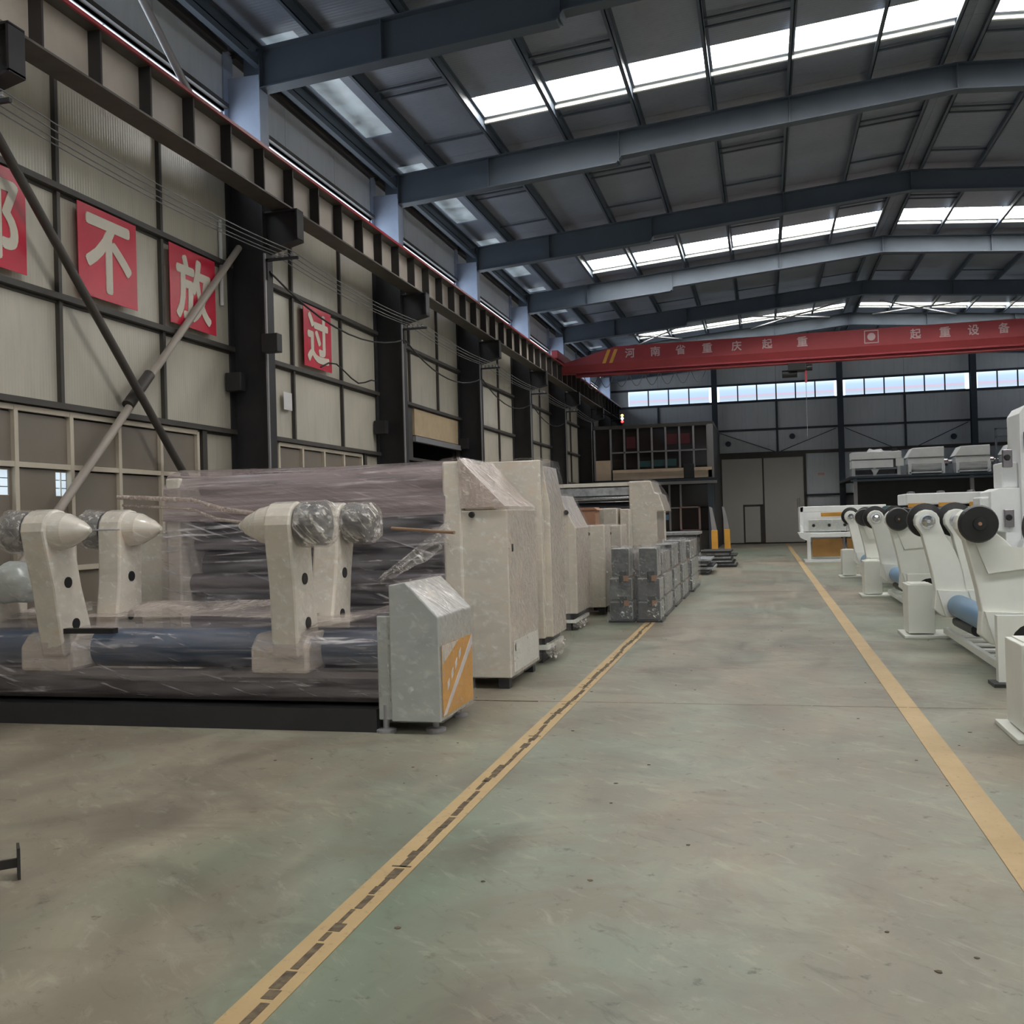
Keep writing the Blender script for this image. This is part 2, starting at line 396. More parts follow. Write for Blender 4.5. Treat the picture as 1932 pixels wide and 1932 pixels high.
# joint running up the left line, broken and ragged
b = MB(); y = -2.0
while y < 46:
    L = rnd.uniform(.05, .22); x = -1.625+.010*math.sin(y*3.1)+rnd.uniform(-.008, .008); w = rnd.uniform(.009, .024)
    b.box(x-w, x+w, y, y+L, .0041, .0056)
    if rnd.random() < .12: b.box(x-.05, x+.04, y, y+.012, .0041, .0056)
    y += L*rnd.uniform(.85, 1.2)
b.build('crack', 'joint', fl)
for yj in (8.32, 20.2, 32.2, -3.6):
    b = MB(); x = XL+.2
    while x < XR-.2:
        L = rnd.uniform(.3, .9); b.box(x, x+L, yj+rnd.uniform(-.002, .002)-.003, yj+.002, .0041 if abs(x) < 2 else .001, .0050); x += L*1.02
    b.build('floor_joint', 'joint', fl)
# chips and crumbs lying on the floor are worn spots
b = MB()
for k in range(70):
    x, y = rnd.uniform(-3.2, 3.2), rnd.uniform(2.6, 14); r = rnd.uniform(.003, .011)
    b.prism([(x+r*math.cos(t)*rnd.uniform(.7, 1.6), y+r*math.sin(t)) for t in [i*PI/3.5 for i in range(7)]], 'Z', .001, .003)
o = b.build('paint_chips', 'joint', fl); o['kind'] = 'stuff'

# ---- wall left: panels, girts, posts, boards, strip windows
wl = struct('wall_left')
rows = [(0.0, 3.0), (3.0, 4.27), (4.27, 5.55), (5.55, 7.0)]
proto = {}
def panel(parent, x0, x1, y0, y1, z0, z1, mat, name='wall_panel', g=.008):
    key = (name, round(x1-x0, 3), round(y1-y0, 3), round(z1-z0, 3), mat)
    if key not in proto:
        bb = MB().box(x0, x1, y0+g, y1-g, z0+g, z1-g) if x1-x0 < .2 else MB().box(x0+g, x1-g, y0, y1, z0+g, z1-g)
        o_ = bb.build(name, mat, parent, off=(x0, y0, z0)); o_.location = (x0, y0, z0); proto[key] = o_; return o_
    o_ = proto[key].copy(); C.objects.link(o_); o_.parent = parent; o_.location = (x0, y0, z0); return o_
for k, yc in enumerate(COLY[:-1]):
    cuts = [yc, yc+1.97, yc+4.05, yc+6.0]
    low_frame = k in (3, 4); doorway = (k == 5)
    for a, c_ in zip(cuts[:-1], cuts[1:]):
        for z0, z1 in rows:
            if z0 == 0.0 and (low_frame or doorway): continue
            if z0 == 3.0 and doorway: continue
            panel(wl, XL-.06, XL, a, c_, z0, z1, 'wallpanel')
        panel(wl, XL-.06, XL, a, c_, 8.02, 8.98, 'backwall')
    # girts
    for z in (3.0, 4.27, 5.55, 7.0, 8.02, 8.9):
        g = MB().box(XL, XL+.10, yc+.12, yc+5.88, z-.035, z+.035).box(XL, XL+.02, yc+.12, yc+5.88, z-.07, z+.0).build('girt', 'girt', wl)
    for yp in (yc+1.97, yc+4.05):
        for z0, z1 in ((3.04, 4.23), (4.31, 5.5), (5.59, 6.95)) + (() if (low_frame or doorway) else ((.05, 2.96),)):
            if doorway and z0 < 4: continue
            MB().box(XL, XL+.06, yp-.028, yp+.028, z0, z1).build('post', 'girt', wl)
    # strip window of this bay
    wn = struct('window_%d' % (k+1))
    for j in range(6):
        a = yc+.15+j*.95; MB().box(XL-.05, XL-.02, a+.02, a+.93, 7.06, 7.98).build('pane', 'strip_pane', wn)
    MB().box(XL-.06, XL+.02, yc+.1, yc+5.9, 7.03, 7.07).box(XL-.06, XL+.02, yc+.1, yc+5.9, 7.95, 7.99).build('window_frame', 'girt_blue', wn)
bk = MB().box(XL-.16, XL-.12, YN, 22.25, 0, 7.05).box(XL-.16, XL-.12, 25.8, YB, 0, 7.05).box(XL-.16, XL-.12, 22.25, 25.8, 3.5, 7.05).box(XL-.16, XL-.12, YN, YB, 7.99, 9.2)
bk.build('light_block_sheet', 'girt', wl)  # backing added behind the panels to stop light leaking through gaps
# sliding blind doors with pale frames (bays of the two nearest visible columns)
for (ya, yb, k) in ((8.4, 12.95, 0), (15.45, 19.05, 1)):
    d = struct('door_%d' % (k+2))
    n = 5 if k == 0 else 4; w = (yb-ya)/n
    for i in range(n):
        for (z0, z1) in ((.05, 1.1), (1.14, 2.26), (2.33, 2.88)):
            if k == 0 and z0 == 1.14 and i in (0, 1, ): 
                continue
            panel(d, XL-.04, XL+.0, ya+i*w+.01, ya+(i+1)*w-.01, z0, z1, 'greyboard', 'infill_board')
    for i in range(n+1):
        MB().box(XL-.02, XL+.05, ya+i*w-.03, ya+i*w+.03, .05, 2.93).build('stile', 'tan_frame', d)
    for z in (1.12, 2.30, 2.92):
        MB().box(XL-.02, XL+.045, ya, yb, z-.03, z+.03).build('rail', 'tan_frame', d)
    MB().box(XL, XL+.06, yb+.1, yb+.22, 0, 2.96).build('jamb', 'girt', d)
    # remaining wall beside the door
    panel(wl, XL-.06, XL, yb+.1, (20.1 if k else 14.1), 0.0, 3.0, 'wallpanel')
    panel(wl, XL-.06, XL, (14.1 if k else 8.1), ya-.03, 0.0, 3.0, 'wallpanel')
# infill around the two small windows of the first door
d2 = bpy.data.objects['door_2']
w = (12.95-8.4)/5
for i in (0, 1):
    a = 8.4+i*w+.03; bq = a+w-.06
    wy0, wy1 = ((9.02, 9.28), (10.03, 10.31))[i]
    if i == 0: wy0, wy1 = 8.92, 9.26
    wy0 = max(a+.02, wy0); wy1 = min(wy1, bq-.02) if wy0 < bq else bq
    if i == 1: wy0, wy1 = 9.36+.0, 9.36
ya = 8.4
win_spans = [(8.98, 9.30), (10.02, 10.33)]
# bay cells 0..1 are filled around each window
def cell(a, bq, wy0, wy1):
    z0, z1, s0, s1 = 1.14, 2.26, 1.96, 2.24
    for (p, q, r_, t) in ((a, wy0, z0, z1), (wy1, bq, z0, z1), (wy0, wy1, z0, s0), (wy0, wy1, s1, z1)):
        if q-p > .012 and t-r_ > .012: panel(d2, XL-.04, XL, p, q, r_, t, 'greyboard', 'infill_board', .001)
cell(8.44, 9.28, 8.95, 9.24); cell(9.34, 10.19, 9.98-.0, 10.18)
for n_, (p, q) in zip((21, 22), ((8.95, 9.24), (9.98, 10.18))):
    wv = struct('window_%d' % n_)
    for i in range(2):
        for j in range(3):
            a = p+(q-p)*i/2; h_ = .28/3
            MB().box(XL-.03, XL-.015, a+.006, a+(q-p)/2-.006, 1.96+j*h_+.005, 1.96+(j+1)*h_-.005).build('pane', 'small_pane', wv)
    MB().box(XL-.035, XL-.005, p, q, 1.955, 1.965).box(XL-.035, XL-.005, p, q, 2.235, 2.245).box(XL-.035, XL-.005, (p+q)/2-.005, (p+q)/2+.005, 1.96, 2.24).build('window_frame', 'tan_frame', wv)
# third visible bay: raised tan shutter board above a dark opening
d4 = struct('door_4')
MB().box(XL-.02, XL+.04, 22.3, 25.75, 3.58, 4.2).build('shutter_board', 'tan', d4)
MB().box(XL-.02, XL+.10, 22.2, 25.85, 3.42, 3.55).build('lintel', 'mullion', d4)
MB().box(XL-2.6, XL-2.55, 20.2, 27.0, 0, 4.3).box(XL-2.6, XL-.1, 21.9, 22.0, 0, 4.3).box(XL-2.6, XL-.1, 26.2, 26.3, 0, 4.3).box(XL-2.6, XL-.1, 21.9, 26.3, 4.2, 4.3).box(XL-2.6, XL-.1, 21.9, 26.3, -.1, 0.0).build('blackout_lining', 'scrap_dark', d4)  # black lining added to close off the sky and keep the opening dark
MB().box(XL-.06, XL+.02, 20.2, 22.2, 0, 4.22).box(XL-.06, XL+.02, 25.85, 26.0, 0, 4.22).build('side_panel', 'girt', d4)
for y_ in (21.05, 21.55): MB().box(XL, XL+.1, y_-.06, y_+.06, 0, 4.22).build('jamb', 'mullion' if y_ > 21.3 else 'column', d4)
# paper notice on first column bay
o = MB().box(XL+.062, XL+.066, 15.62, 15.93, 3.52, 3.82).build('notice', 'paper'); tag(o, 'small white paper notice taped to the wall beside the big dark column', 'notice')

# ---- end wall (behind) and right wall, rear wall
wb = struct('wall_back')
colx = [-2.2, 3.7, 9.6]
MB().box(XL, XR, YB+.08, YB+.12, 0, 7.03).box(XL, XR, YB+.08, YB+.12, 7.85, 9.9).build('light_block_sheet', 'girt', wb)  # backing added behind the end wall, blocks light at the panel gaps
xs_ = [XL, -5.0, -2.2, .75, 3.7, 6.65, 9.6, 12.5, XR]
for a, c_ in zip(xs_[:-1], xs_[1:]):
    for z0, z1 in ((0, 2.3), (2.3, 4.35), (4.35, 5.6), (5.6, 7.0), (7.85, 9.0)):
        if a in (-2.2, .75) and z1 <= 4.35: continue
        panel(wb, a, c_, YB, YB+.06, z0, z1, 'backwall')
    MB().prism([(a, 9.0), (c_, 9.0), (c_, ztop(c_)+.2), (a, ztop(a)+.2)], 'Y', YB, YB+.06).build('wall_panel', 'backwall', wb)
panel(wb, 1.98, 3.7, YB, YB+.06, 0, 2.3, 'backwall'); panel(wb, 1.98, 3.7, YB, YB+.06, 2.3, 4.35, 'backwall')
MB().box(XL, XR, YB-.09, YB, 4.36, 4.50).build('girt', 'girt', wb)
for z in (5.6, 7.0, 7.86): MB().box(XL, XR, YB-.08, YB, z-.05, z+.05).build('girt', 'girt_blue', wb)
MB().box(1.98, XR, YB-.08, YB, 2.26, 2.36).build('girt', 'girt_blue', wb)
for x in (-5.0, .75, 6.65, 12.5):
    MB().box(x-.05, x+.05, YB-.07, YB, 4.5, 7.0).build('post', 'girt_blue', wb)
k = 0
for a, c_ in ((XL+1.4, -2.45), (-2.0, 3.5), (3.95, 9.35), (9.85, XR-.2)):
    k += 1; wn = struct('window_%d' % (10+k)); n = max(1, round((c_-a)/.9)); w = (c_-a)/n
    for i in range(n):
        MB().box(a+i*w+.03, a+(i+1)*w-.03, YB+.01, YB+.03, 7.06, 7.80).build('pane', 'back_pane', wn)
        if i: MB().box(a+i*w-.03, a+i*w+.03, YB-.02, YB+.04, 7.05, 7.82).build('mullion', 'girt_blue', wn)
    MB().box(a, c_, YB-.01, YB+.05, 7.03, 7.07).build('window_frame', 'girt_blue', wn)
MB().box(XL, XL+1.4, YB, YB+.06, 7.0, 7.86).build('wall_panel', 'backwall', wb)
d1 = struct('door_1')
MB().box(-1.95, -.0, YB-.05, YB-.0, 1.93, 4.2).box(-1.95, -.98, YB-.05, YB, .05, 1.93).build('door_leaf', 'door', d1)
MB().box(.06, 1.93, YB-.05, YB, .05, 4.2).build('door_leaf', 'door', d1)
MB().box(-.90, -.17, YB-.055, YB-.01, .08, 1.83).build('wicket_door', 'door', d1)
b = MB().box(-.98, -.90, YB-.06, YB, .05, 1.93).box(-.17, -.02, YB-.06, YB, .05, 1.93).box(-.98, -.02, YB-.06, YB, 1.84, 1.93).box(-.02, .06, YB-.06, YB, .05, 4.2)
b.build('door_frame', 'girt', d1)
MB().box(-2.06, -1.95, YB-.08, YB, 0, 4.3).box(1.93, 2.06, YB-.08, YB, 0, 4.3).box(-2.06, 2.06, YB-.1, YB, 4.2, 4.36).build('jamb', 'girt', d1)
MB().box(-2.0, 2.0, YB+.02, YB+.06, 0, 4.4).build('backing', 'girt', d1)
o = MB().box(2.55, 2.95, YB-.02, YB-.005, 3.15, 3.42).build('sign', 'paper'); tag(o, 'small white and pink sign on the end wall right of the grey doors', 'sign')
MB().box(2.6, 2.9, YB-.025, YB-.02, 3.26, 3.38).build('sign_print', 'char_pink', o, off=(0, 0, 0))
for x in colx:
    t = struct('column', (x, 50.6, 0), 'blue-grey steel post standing against the end wall'); t['group'] = 'steel posts of the end wall'
    MB().box(x-.13, x+.13, 50.42, 50.45, 0, ztop(x)).box(x-.13, x+.13, 50.75, 50.78, 0, ztop(x)).box(x-.012, x+.012, 50.45, 50.75, 0, ztop(x)).build('column_shaft', 'girt_blue', t)
# thin slack bracing rods on the end wall
for (x0, z0, x1, z1) in ((-2.0, 5.5, .6, 4.5), (3.9, 5.5, 6.4, 4.3), (3.5, 5.5, .9, 4.5), (9.4, 5.5, 7.0, 4.4)):
    MB().tube((x0, YB-.12, z0), (x1, YB-.12, z1), .018, n=6).build('brace_rod', 'girt_blue', wb)
for i, (x, z) in enumerate(((-1.6, 4.95), (1.45, 5.2), (8.75, 4.85))):
    t = thing('wall_fan', ['small dark round fan on the end wall above the left door leaf', 'small dark round fan on the end wall above the right door leaf', 'small dark round fan high on the end wall above the mezzanine'][i], 'fan', (x, YB-.1, z))
    MB().lathe((x, YB-.09, z), (0, -1, 0), [(0, .12), (.05, .14), (.10, .13), (.12, .05)], 14).build('fan_cage', 'girt_blue', t)
    MB().tube((x, YB-.09, z), (x, YB-.005, z), .03, n=8).build('bracket', 'girt_blue', t)

wr = struct('wall_right')
for yc in COLY[:-1]:
    for z0, z1 in ((0, 3.0), (3.0, 5.5), (5.5, 7.0), (8.02, 8.98)): panel(wr, XR, XR+.06, yc, yc+6, z0, z1, 'wallpanel' if z0 < 8 else 'backwall')
for z in (3.0, 5.5, 7.0, 8.02): MB().box(XR-.1, XR, YN, YB, z-.04, z+.04).build('girt', 'girt', wr)
wn = struct('window_9')
for yc in COLY[:-1]: MB().box(XR+.02, XR+.05, yc+.15, yc+5.85, 7.06, 7.98).build('pane', 'strip_pane', wn)
wf = struct('wall_front')
MB().box(XL, XR, YN-.06, YN, 0, 8.95).prism([(XL, 8.9), (XR, 8.9), (XR, ztop(XR)+.2), (RIDGE, ztop(RIDGE)+.2), (XL, ztop(XL)+.2)], 'Y', YN-.06, YN).build('wall_panel', 'backwall', wf)
panel(wl, XL-.06, XL, YN, COLY[0], 0, 9, 'wallpanel'); panel(wl, XL-.06, XL, COLY[-1], YB, 0, 9, 'wallpanel')
panel(wr, XR, XR+.06, YN, COLY[0], 0, 9, 'wallpanel'); panel(wr, XR, XR+.06, COLY[-1], YB, 0, 9, 'wallpanel')

# ---- columns
def column(side, y, idx):
    t = struct('column', (-7.6 if side < 0 else 15.0, y, 0)); 
    t['label'] = ('dark steel column of the %s bay along the %s wall' % (('near', 'first', 'second', 'third', 'fourth', 'fifth', 'sixth', 'seventh', 'eighth', 'ninth', 'last')[idx], 'poster' if side < 0 else 'far'))
    t['group'] = 'steel columns carrying the crane runway'
    def X(x): return x if side < 0 else mirx(x)
    b = MB().box(X(-7.30), X(-7.275), y-.15, y+.15, 0, 7.05).box(X(-7.895), X(-7.87), y-.15, y+.15, 0, 7.05).box(X(-7.87), X(-7.30), y-.008, y+.008, 0, 7.05)
    b.build('column_shaft', 'column', t)
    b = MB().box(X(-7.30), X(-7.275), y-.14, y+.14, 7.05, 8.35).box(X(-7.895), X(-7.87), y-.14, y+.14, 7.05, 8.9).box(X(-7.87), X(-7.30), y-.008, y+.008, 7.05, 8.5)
    b.build('upper_column', 'column_lit', t)
    # corbel under the runway
    b = MB().prism([(X(-7.28), 5.76), (X(-6.74), 5.90), (X(-6.74), 6.33), (X(-7.28), 6.33)], 'Y', y-.012, y+.012)
    b.box(X(-7.28), X(-6.72), y-.11, y+.11, 6.32, 6.345).prism([(X(-7.28), 5.73), (X(-6.72), 5.87), (X(-6.72), 5.90), (X(-7.28), 5.76)], 'Y', y-.11, y+.11)
    b.box(X(-6.75), X(-6.72), y-.11, y+.11, 5.88, 6.33)
    b.build('corbel', 'column', t)
    # conduit strip and bits of trunking on the flange
    MB().box(X(-7.275), X(-7.25), y-.15, y-.11, 0, 5.7).build('conduit', 'mullion', t)
    return t
for i, y in enumerate(COLY):
    column(-1, y, i); column(1, y, i)

# small dark boxes on columns
for i, (y, z) in enumerate(((14.1, 4.30), (14.1, 3.75), (20.1, 3.55), (26.1, 3.6))):
    x0 = -7.25 if i in (0,) else -7.87
    o = MB().box(x0, x0+.26, y-.33, y-.16, z-.14, z+.14).build('junction_box', 'column', bevel=.01)
    tag(o, ['small black junction box on the inner flange of the biggest dark column', 'black switch box on the wall side of the biggest dark column',
            'black switch box on the second dark column', 'black switch box on the third dark column'][i], 'junction box')

# ---- crane runways with rail
def runway(side):
    t = thing('crane_runway', 'long brown steel crane runway beam with dark stiffeners along the %s' % ('poster wall' if side < 0 else 'opposite wall'), 'beam', (0, 0, 0), None, 'structure')
    def X(x): return x if side < 0 else mirx(x)
    MB().box(X(-7.17), X(-6.83), YN, YB-.2, 6.36, 6.385).build('bottom_flange', 'runway', t)
    MB().box(X(-7.006), X(-6.994), YN, YB-.2, 6.385, 6.99).build('web', 'runway_web', t)
    MB().box(X(-7.19), X(-6.81), YN, YB-.2, 6.99, 7.02).build('top_flange', 'runway', t)
    st = None; y = YN+.4
    while y < YB-.4:
        for s in ((-1, 1) if side < 0 else (1,)):
            if st is None or s == -1:
                if st is None:
                    st = MB().box(X(-6.994), X(-6.84), y, y+.03, 6.385, 6.99).box(X(-7.16), X(-7.006), y, y+.03, 6.385, 6.99).build('stiffener', 'stiff', t); ys = y
                else: inst(st, t, (0, y-ys, 0))
                break
            else: inst(st, t, (0, y-ys, 0)); break
        y += .92
    MB().box(X(-7.035), X(-6.965), YN, YB-.3, 7.02, 7.10).build('rail', 'red', t)
    MB().box(X(-6.83), X(-6.80), YN, YB-.3, 6.985, 7.03).build('conductor_bar', 'red', t)
    return t
runway(-1); runway(1)

# ---- roof beams
lab = ('near the camera, out over the floor', 'nearest')
for i, y in enumerate(COLY):
    t = thing('roof_beam', None, None, (0, y, 0), 'roof beams spanning the hall', 'structure')
    t['label'] = 'blue-grey tapered steel roof beam spanning the hall over its pair of columns'
    half = [(-7.28, 8.25), (-2.65, 8.61), (-2.55, 8.74), (3.7, 9.26)]
    pts = half + [(mirx(x), z) for x, z in reversed(half[:-1])]
    top = [(mirx(-7.6), ztop(-7.6)), (3.7, ztop(3.7)), (-7.6, ztop(-7.6))]
    MB().prism([(-7.6, 8.3)] + pts + [(mirx(-7.6), 8.3)] + top, 'Y', y-.006, y+.006).build('web', 'bluegrey', t)
    fb = MB()
    for (a, b_) in zip(pts[:-1], pts[1:]):
        fb.prism([(a[0], a[1]-.018), (b_[0], b_[1]-.018), (b_[0], b_[1]), (a[0], a[1])], 'Y', y-.125, y+.125)
    for (a, b_) in zip(top[:-1], top[1:]):
        fb.prism([(b_[0], b_[1]-.01), (a[0], a[1]-.01), (a[0], a[1]+.008), (b_[0], b_[1]+.008)], 'Y', y-.125, y+.125)
    fb.build('flange', 'bluegrey', t)
    sb = MB()
    for x in (-7.28, -5.3, -2.6, .7, 3.7):
        for xx in {x, mirx(x)}:
            lo = 8.25+.078*(min(xx, mirx(xx))+7.28)
            if min(xx, mirx(xx)) > -2.5: lo = 8.74+.083*(min(xx, mirx(xx))+2.55)
            sb.box(xx-.008, xx+.008, y-.12, y+.12, lo, ztop(xx))
    sb.build('stiffener', 'bluegrey', t)

# ---- ceiling: panels, purlins, skylights, braces
ce = struct('ceiling')
PX = [-7.45, -6.38, -5.0, -3.62, -2.14, -.72, .70, 2.18, 3.45]
PXR = [mirx(x) for x in reversed(PX)]
bands = {-9.9: (-6.9, -5.9), 2.1: (5.6, 6.6), 14.1: (17.6, 18.55), 26.1: (29.9, 31.1), 38.1: (42.85, 43.4)}
def roofbox(xa, xb, y0, y1, dz0, dz1, name, mat, g=.004):
    pts = [(xa+g, ztop(xa)+dz0), (xb-g, ztop(xb)+dz0), (xb-g, ztop(xb)+dz1), (xa+g, ztop(xa)+dz1)]
    return MB().prism(pts, 'Y', y0+g, y1-g).build(name, mat, ce)
gaps = list(zip(PX[:-1], PX[1:])) + [(PX[-1], RIDGE)] + [(RIDGE, PXR[0])] + list(zip(PXR[:-1], PXR[1:]))
edge_l, edge_r = (XL-.1, PX[0]), (PXR[-1], XR+.1)
YS = [YN] + COLY[1:-1] + [YB]
for bi, (ya, yb) in enumerate(zip(YS[:-1], YS[1:])):
    key = min(bands, key=lambda q: abs(q-ya) if not (q == -9.9 and bi) else 99)
    band = bands[key] if abs(key-ya) < .7 else None
    for gi, (xa, xb) in enumerate([edge_l] + gaps + [edge_r]):
        inner = (xa >= -5.01 and xb <= mirx(-5.0)+.01)
        eave = (abs(xa+7.45) < .02) or (abs(xb-mirx(-7.45)) < .02)
        segs = [(ya, yb, None)]
        if band and inner: segs = [(ya, band[0], None), (band[0], band[1], 'sky'), (band[1], yb, None)]
        elif eave: segs = [(ya, ya+.55, 'eave'), (ya+.55, ya+1.35, None), (ya+1.35, ya+4.3, 'eave'), (ya+4.3, yb, None)]
        for (p, q, kind_) in segs:
            if kind_ == 'sky':
                if abs(xa-RIDGE) < .01 or abs(xb-RIDGE) < .01: roofbox(xa, xb, p, q, .2, .30, 'roof_panel', 'roofpanel')
                else:
                    roofbox(xa, xb, p, q, .36, .38, 'skylight_pane', 'sky_pane', .03)
                    for yy in (p-.0, q-.03): roofbox(xa, xb, yy, yy+.03, .2, .36, 'skylight_kerb', 'white')
                    roofbox(xa, xb, q+.05, q+.15, .12, .2, 'skylight_frame', 'white', .02)
            elif kind_ == 'eave':
                xi, xo = (xa+.12, xb-.38) if xa < 0 else (xb-.12, xa+.38)
                lo_, hi_ = min(xi, xo), max(xi, xo)
                roofbox(lo_, hi_, p, q, .22, .24, 'skylight_pane', 'eave_pane', .01)
                roofbox(xa, lo_, p, q, .20, .30, 'roof_panel', 'roofpanel', .0); roofbox(hi_, xb, p, q, .20, .30, 'roof_panel', 'roofpanel', .0)
            else: roofbox(xa, xb, p, q, .20, .30, 'roof_panel', 'roofpanel')
    # purlins (Z sections), one per bay
    for x in PX + PXR:
        z = ztop(x)
        MB().box(x-.008, x+.008, ya, yb, z+.008, z+.2).box(x-.008, x+.06, ya, yb, z+.19, z+.2).box(x-.06, x+.008, ya, yb, z+.008, z+.018).build('purlin', 'bluegrey', ce)
    # flat straps between alternate purlins
    for gi in range(len(PX)-1):
        if gi % 2 == 1:
            for yy in (ya+2.4, ya+2.7, ya+5.0):
                for (xa, xb) in ((PX[gi], PX[gi+1]), (mirx(PX[gi+1]), mirx(PX[gi]))):
                    if band and (band[0]-.2 < yy < band[1]+.2): continue
                    pts = [(xa, ztop(xa)+.13), (xb, ztop(xb)+.13), (xb, ztop(xb)+.16), (xa, ztop(xa)+.16)]
                    MB().prism(pts, 'Y', yy-.025, yy+.025).build('strap', 'bluegrey', ce)
    # eave tie
    for x in (-7.35, mirx(-7.35)):
        MB().box(x-.05, x+.05, ya, yb, ztop(-7.35)-.25, ztop(-7.35)-.15).build('eave_tie', 'bluegrey', ce)
# ridge fascia
# rods crossing in the roof plane near the end wall
for (x0, x1) in ((-5.2, -3.2), (-.3, 2.9), (4.6, 7.8)):
    for (p, q) in (((x0, 41.3), (x1, 44.0)), ((x1, 41.3), (x0, 44.0))):
        MB().tube((p[0], p[1], ztop(p[0])-.05), (q[0], q[1], ztop(q[0])-.05), .03, n=6).build('brace_rod', 'mullion', ce)
MB().tube((-7.1, 9.9, 8.55), (-6.9, 11.4, 7.04), .05, n=10).build('brace_rod', 'mullion', ce)

# ---- posters
zc = (4.38+5.48)/2
for i, (ch, y0, y1, wd) in enumerate((('都', 8.33, 9.46, .86), ('不', 10.33, 11.48, .86), ('放', 12.23, 13.41, .84), ('过', 16.37, 17.53, .86))):
    t = MB().box(XL+.104, XL+.112, y0, y1, 4.38, 5.48).build('poster', 'red_poster', off=(XL+.1, y0, 4.38))
    tag(t, ['red square poster with a cream character, cut off by the photo edge', 'red square poster with a cream character of one bar over three strokes',
            'red square poster with a cream character behind the slanting pipe', 'red square poster with a cream character right of the biggest dark column'][i], 'poster', 'red slogan posters')
    place_text(ch, (y1-y0)*wd*.92, .92, (XL+.114, (y0+y1)/2, zc), '+X', 'char', t, offset=.030)

# ---- crossed pipe bracing on the left wall
for k, (p, q, l_) in enumerate((((8.25, 6.25), (14.0, .5), 'dark steel pipe brace slanting down away from the camera across the posters wall'),
                                ((14.05, 5.85), (8.3, .35), 'brown steel pipe brace rising to the biggest dark column'))):
    x = -7.59 if k == 0 else -7.735
    t = thing('pipe_brace', l_, 'brace', (x, p[0], 0))
    MB().tube((x, p[0], p[1]), (x, min(q[0], 13.9), q[1]), .052, n=16).build('pipe', 'girt' if k == 0 else 'runway_web', t)
    mid = (11.35, 3.18)
    if k == 1: MB().tube((x, 11.62, 3.57), (x, 11.14, 3.12), .075, n=12).build('coupling', 'girt', t)
    else: MB().box(x-.06, x+.06, q[0]-.12, q[0]+.12, .0, .55).build('foot_plate', 'girt', t)

# ---- bare wires on brackets, slack black cable
for k, (dx, dz) in enumerate(((0, 0), (.10, .0), (.20, .02), (.30, .03))):
    pts = []
    for y0 in COLY[2:9]:
        for s in range(8):
            u = s/8; pts.append((-7.12+dx, y0-.1+6*u, 5.68+dz-.10*4*u*(1-u)))
    o = MB().path(pts, .007, 6).build('wire', 'wire')
    tag(o, 'thin bare wire strung between column brackets under the crane runway', 'wire', 'four parallel conductor wires')
for y, nm_ in zip(COLY[2:9], ('the left-edge column', 'the biggest dark column', 'the second dark column', 'the third dark column', 'the fourth dark column', 'the fifth dark column', 'the sixth dark column')):
    t = thing('wire_bracket', 'dark bracket with pale insulators for the bare wires, on '+nm_, 'bracket', (-7.1, y-.1, 5.6), 'wire brackets on the columns')
    b = MB().box(-7.27, -6.72, y-.12, y-.08, 5.58, 5.62).box(-7.27, -7.22, y-.12, y-.08, 5.3, 5.62); b.build('arm', 'column', t)
    for dx in (0, .1, .2, .3): MB().lathe((-7.12+dx, y-.1, 5.62), (0, 0, 1), [(0, .02), (.02, .035), (.04, .02), (.06, .03)], 8).build('insulator', 'mullion', t)
pts = []
for y0, z0 in ((14.1, 5.45), (20.1, 5.4), (26.1, 5.35), (32.1, 5.3)):
    for s in range(10):
        u = s/10; pts.append((-7.25, y0+6*u, z0-.05*u-.42*4*u*(1-u)))
o = MB().path(pts, .016, 6).build('cable', 'cable'); tag(o, 'black cable sagging from column to column below the bare wires', 'cable')
pts = [(XL+.13, 17.0+.35*i, 4.42+.13*math.sin(i*1.0)+.02*i-.05*max(0, i-4)) for i in range(9)]
o = MB().path(pts, .014, 6).build('cable', 'cable'); tag(o, 'short black cable drooping across the foot of the poster right of the biggest column', 'cable')
# white tube on the left of the first column flange
o = MB().tube((-7.86, 13.72, 4.9), (-7.86, 13.72, 6.2), .03, n=8).build('vertical_conduit', 'paper'); tag(o, 'upright white conduit on the wall beside the biggest dark column', 'conduit')

# ---- red overhead crane
cr_ = thing('overhead_crane', 'red single-girder overhead crane spanning the hall with pale lettering', 'crane', (3.7, 36, 6.6))
x0, x1 = -6.95, mirx(-6.95)
prof = [(35.72, 7.6), (35.72, 7.02), (35.84, 6.80), (35.84, 6.74), (36.16, 6.74), (36.16, 6.80), (36.28, 7.02), (36.28, 7.6)]
def sec(x, k):   # k: 0 full depth .. 1 shallow end
    return [(x, y_, z_ if z_ < 7.3 else 7.6-.52*k) for y_, z_ in prof]
g = MB(); secs = [sec(x0, 1), sec(x0+2.0, 0), sec(x1-2.0, 0), sec(x1, 1)]; n = len(prof)
vs = [p for s_ in secs for p in s_]
fs = [(k_*n+i, k_*n+(i+1) % n, (k_+1)*n+(i+1) % n, (k_+1)*n+i) for k_ in range(3) for i in range(n)] + [tuple(reversed(range(n))), tuple(range(3*n, 4*n))]
g._add(vs, [tuple(reversed(f)) for f in fs]); g.build('girder', 'red', cr_)
MB().box(x0+.5, x1-.5, 35.80, 36.20, 6.62, 6.65).box(x0+.5, x1-.5, 35.99, 36.01, 6.65, 6.76).build('hoist_rail', 'red', cr_)
for sx in (x0, x1):
    et = MB().box(sx-.12, sx+.12, 34.6, 37.4, 7.14, 7.42).build('end_truck', 'red', cr_, bevel=.02)
    for yy in (34.9, 37.1): MB().tube((sx-.07, yy, 7.2), (sx+.07, yy, 7.2), .1, n=16).build('wheel', 'steel_dark', et)
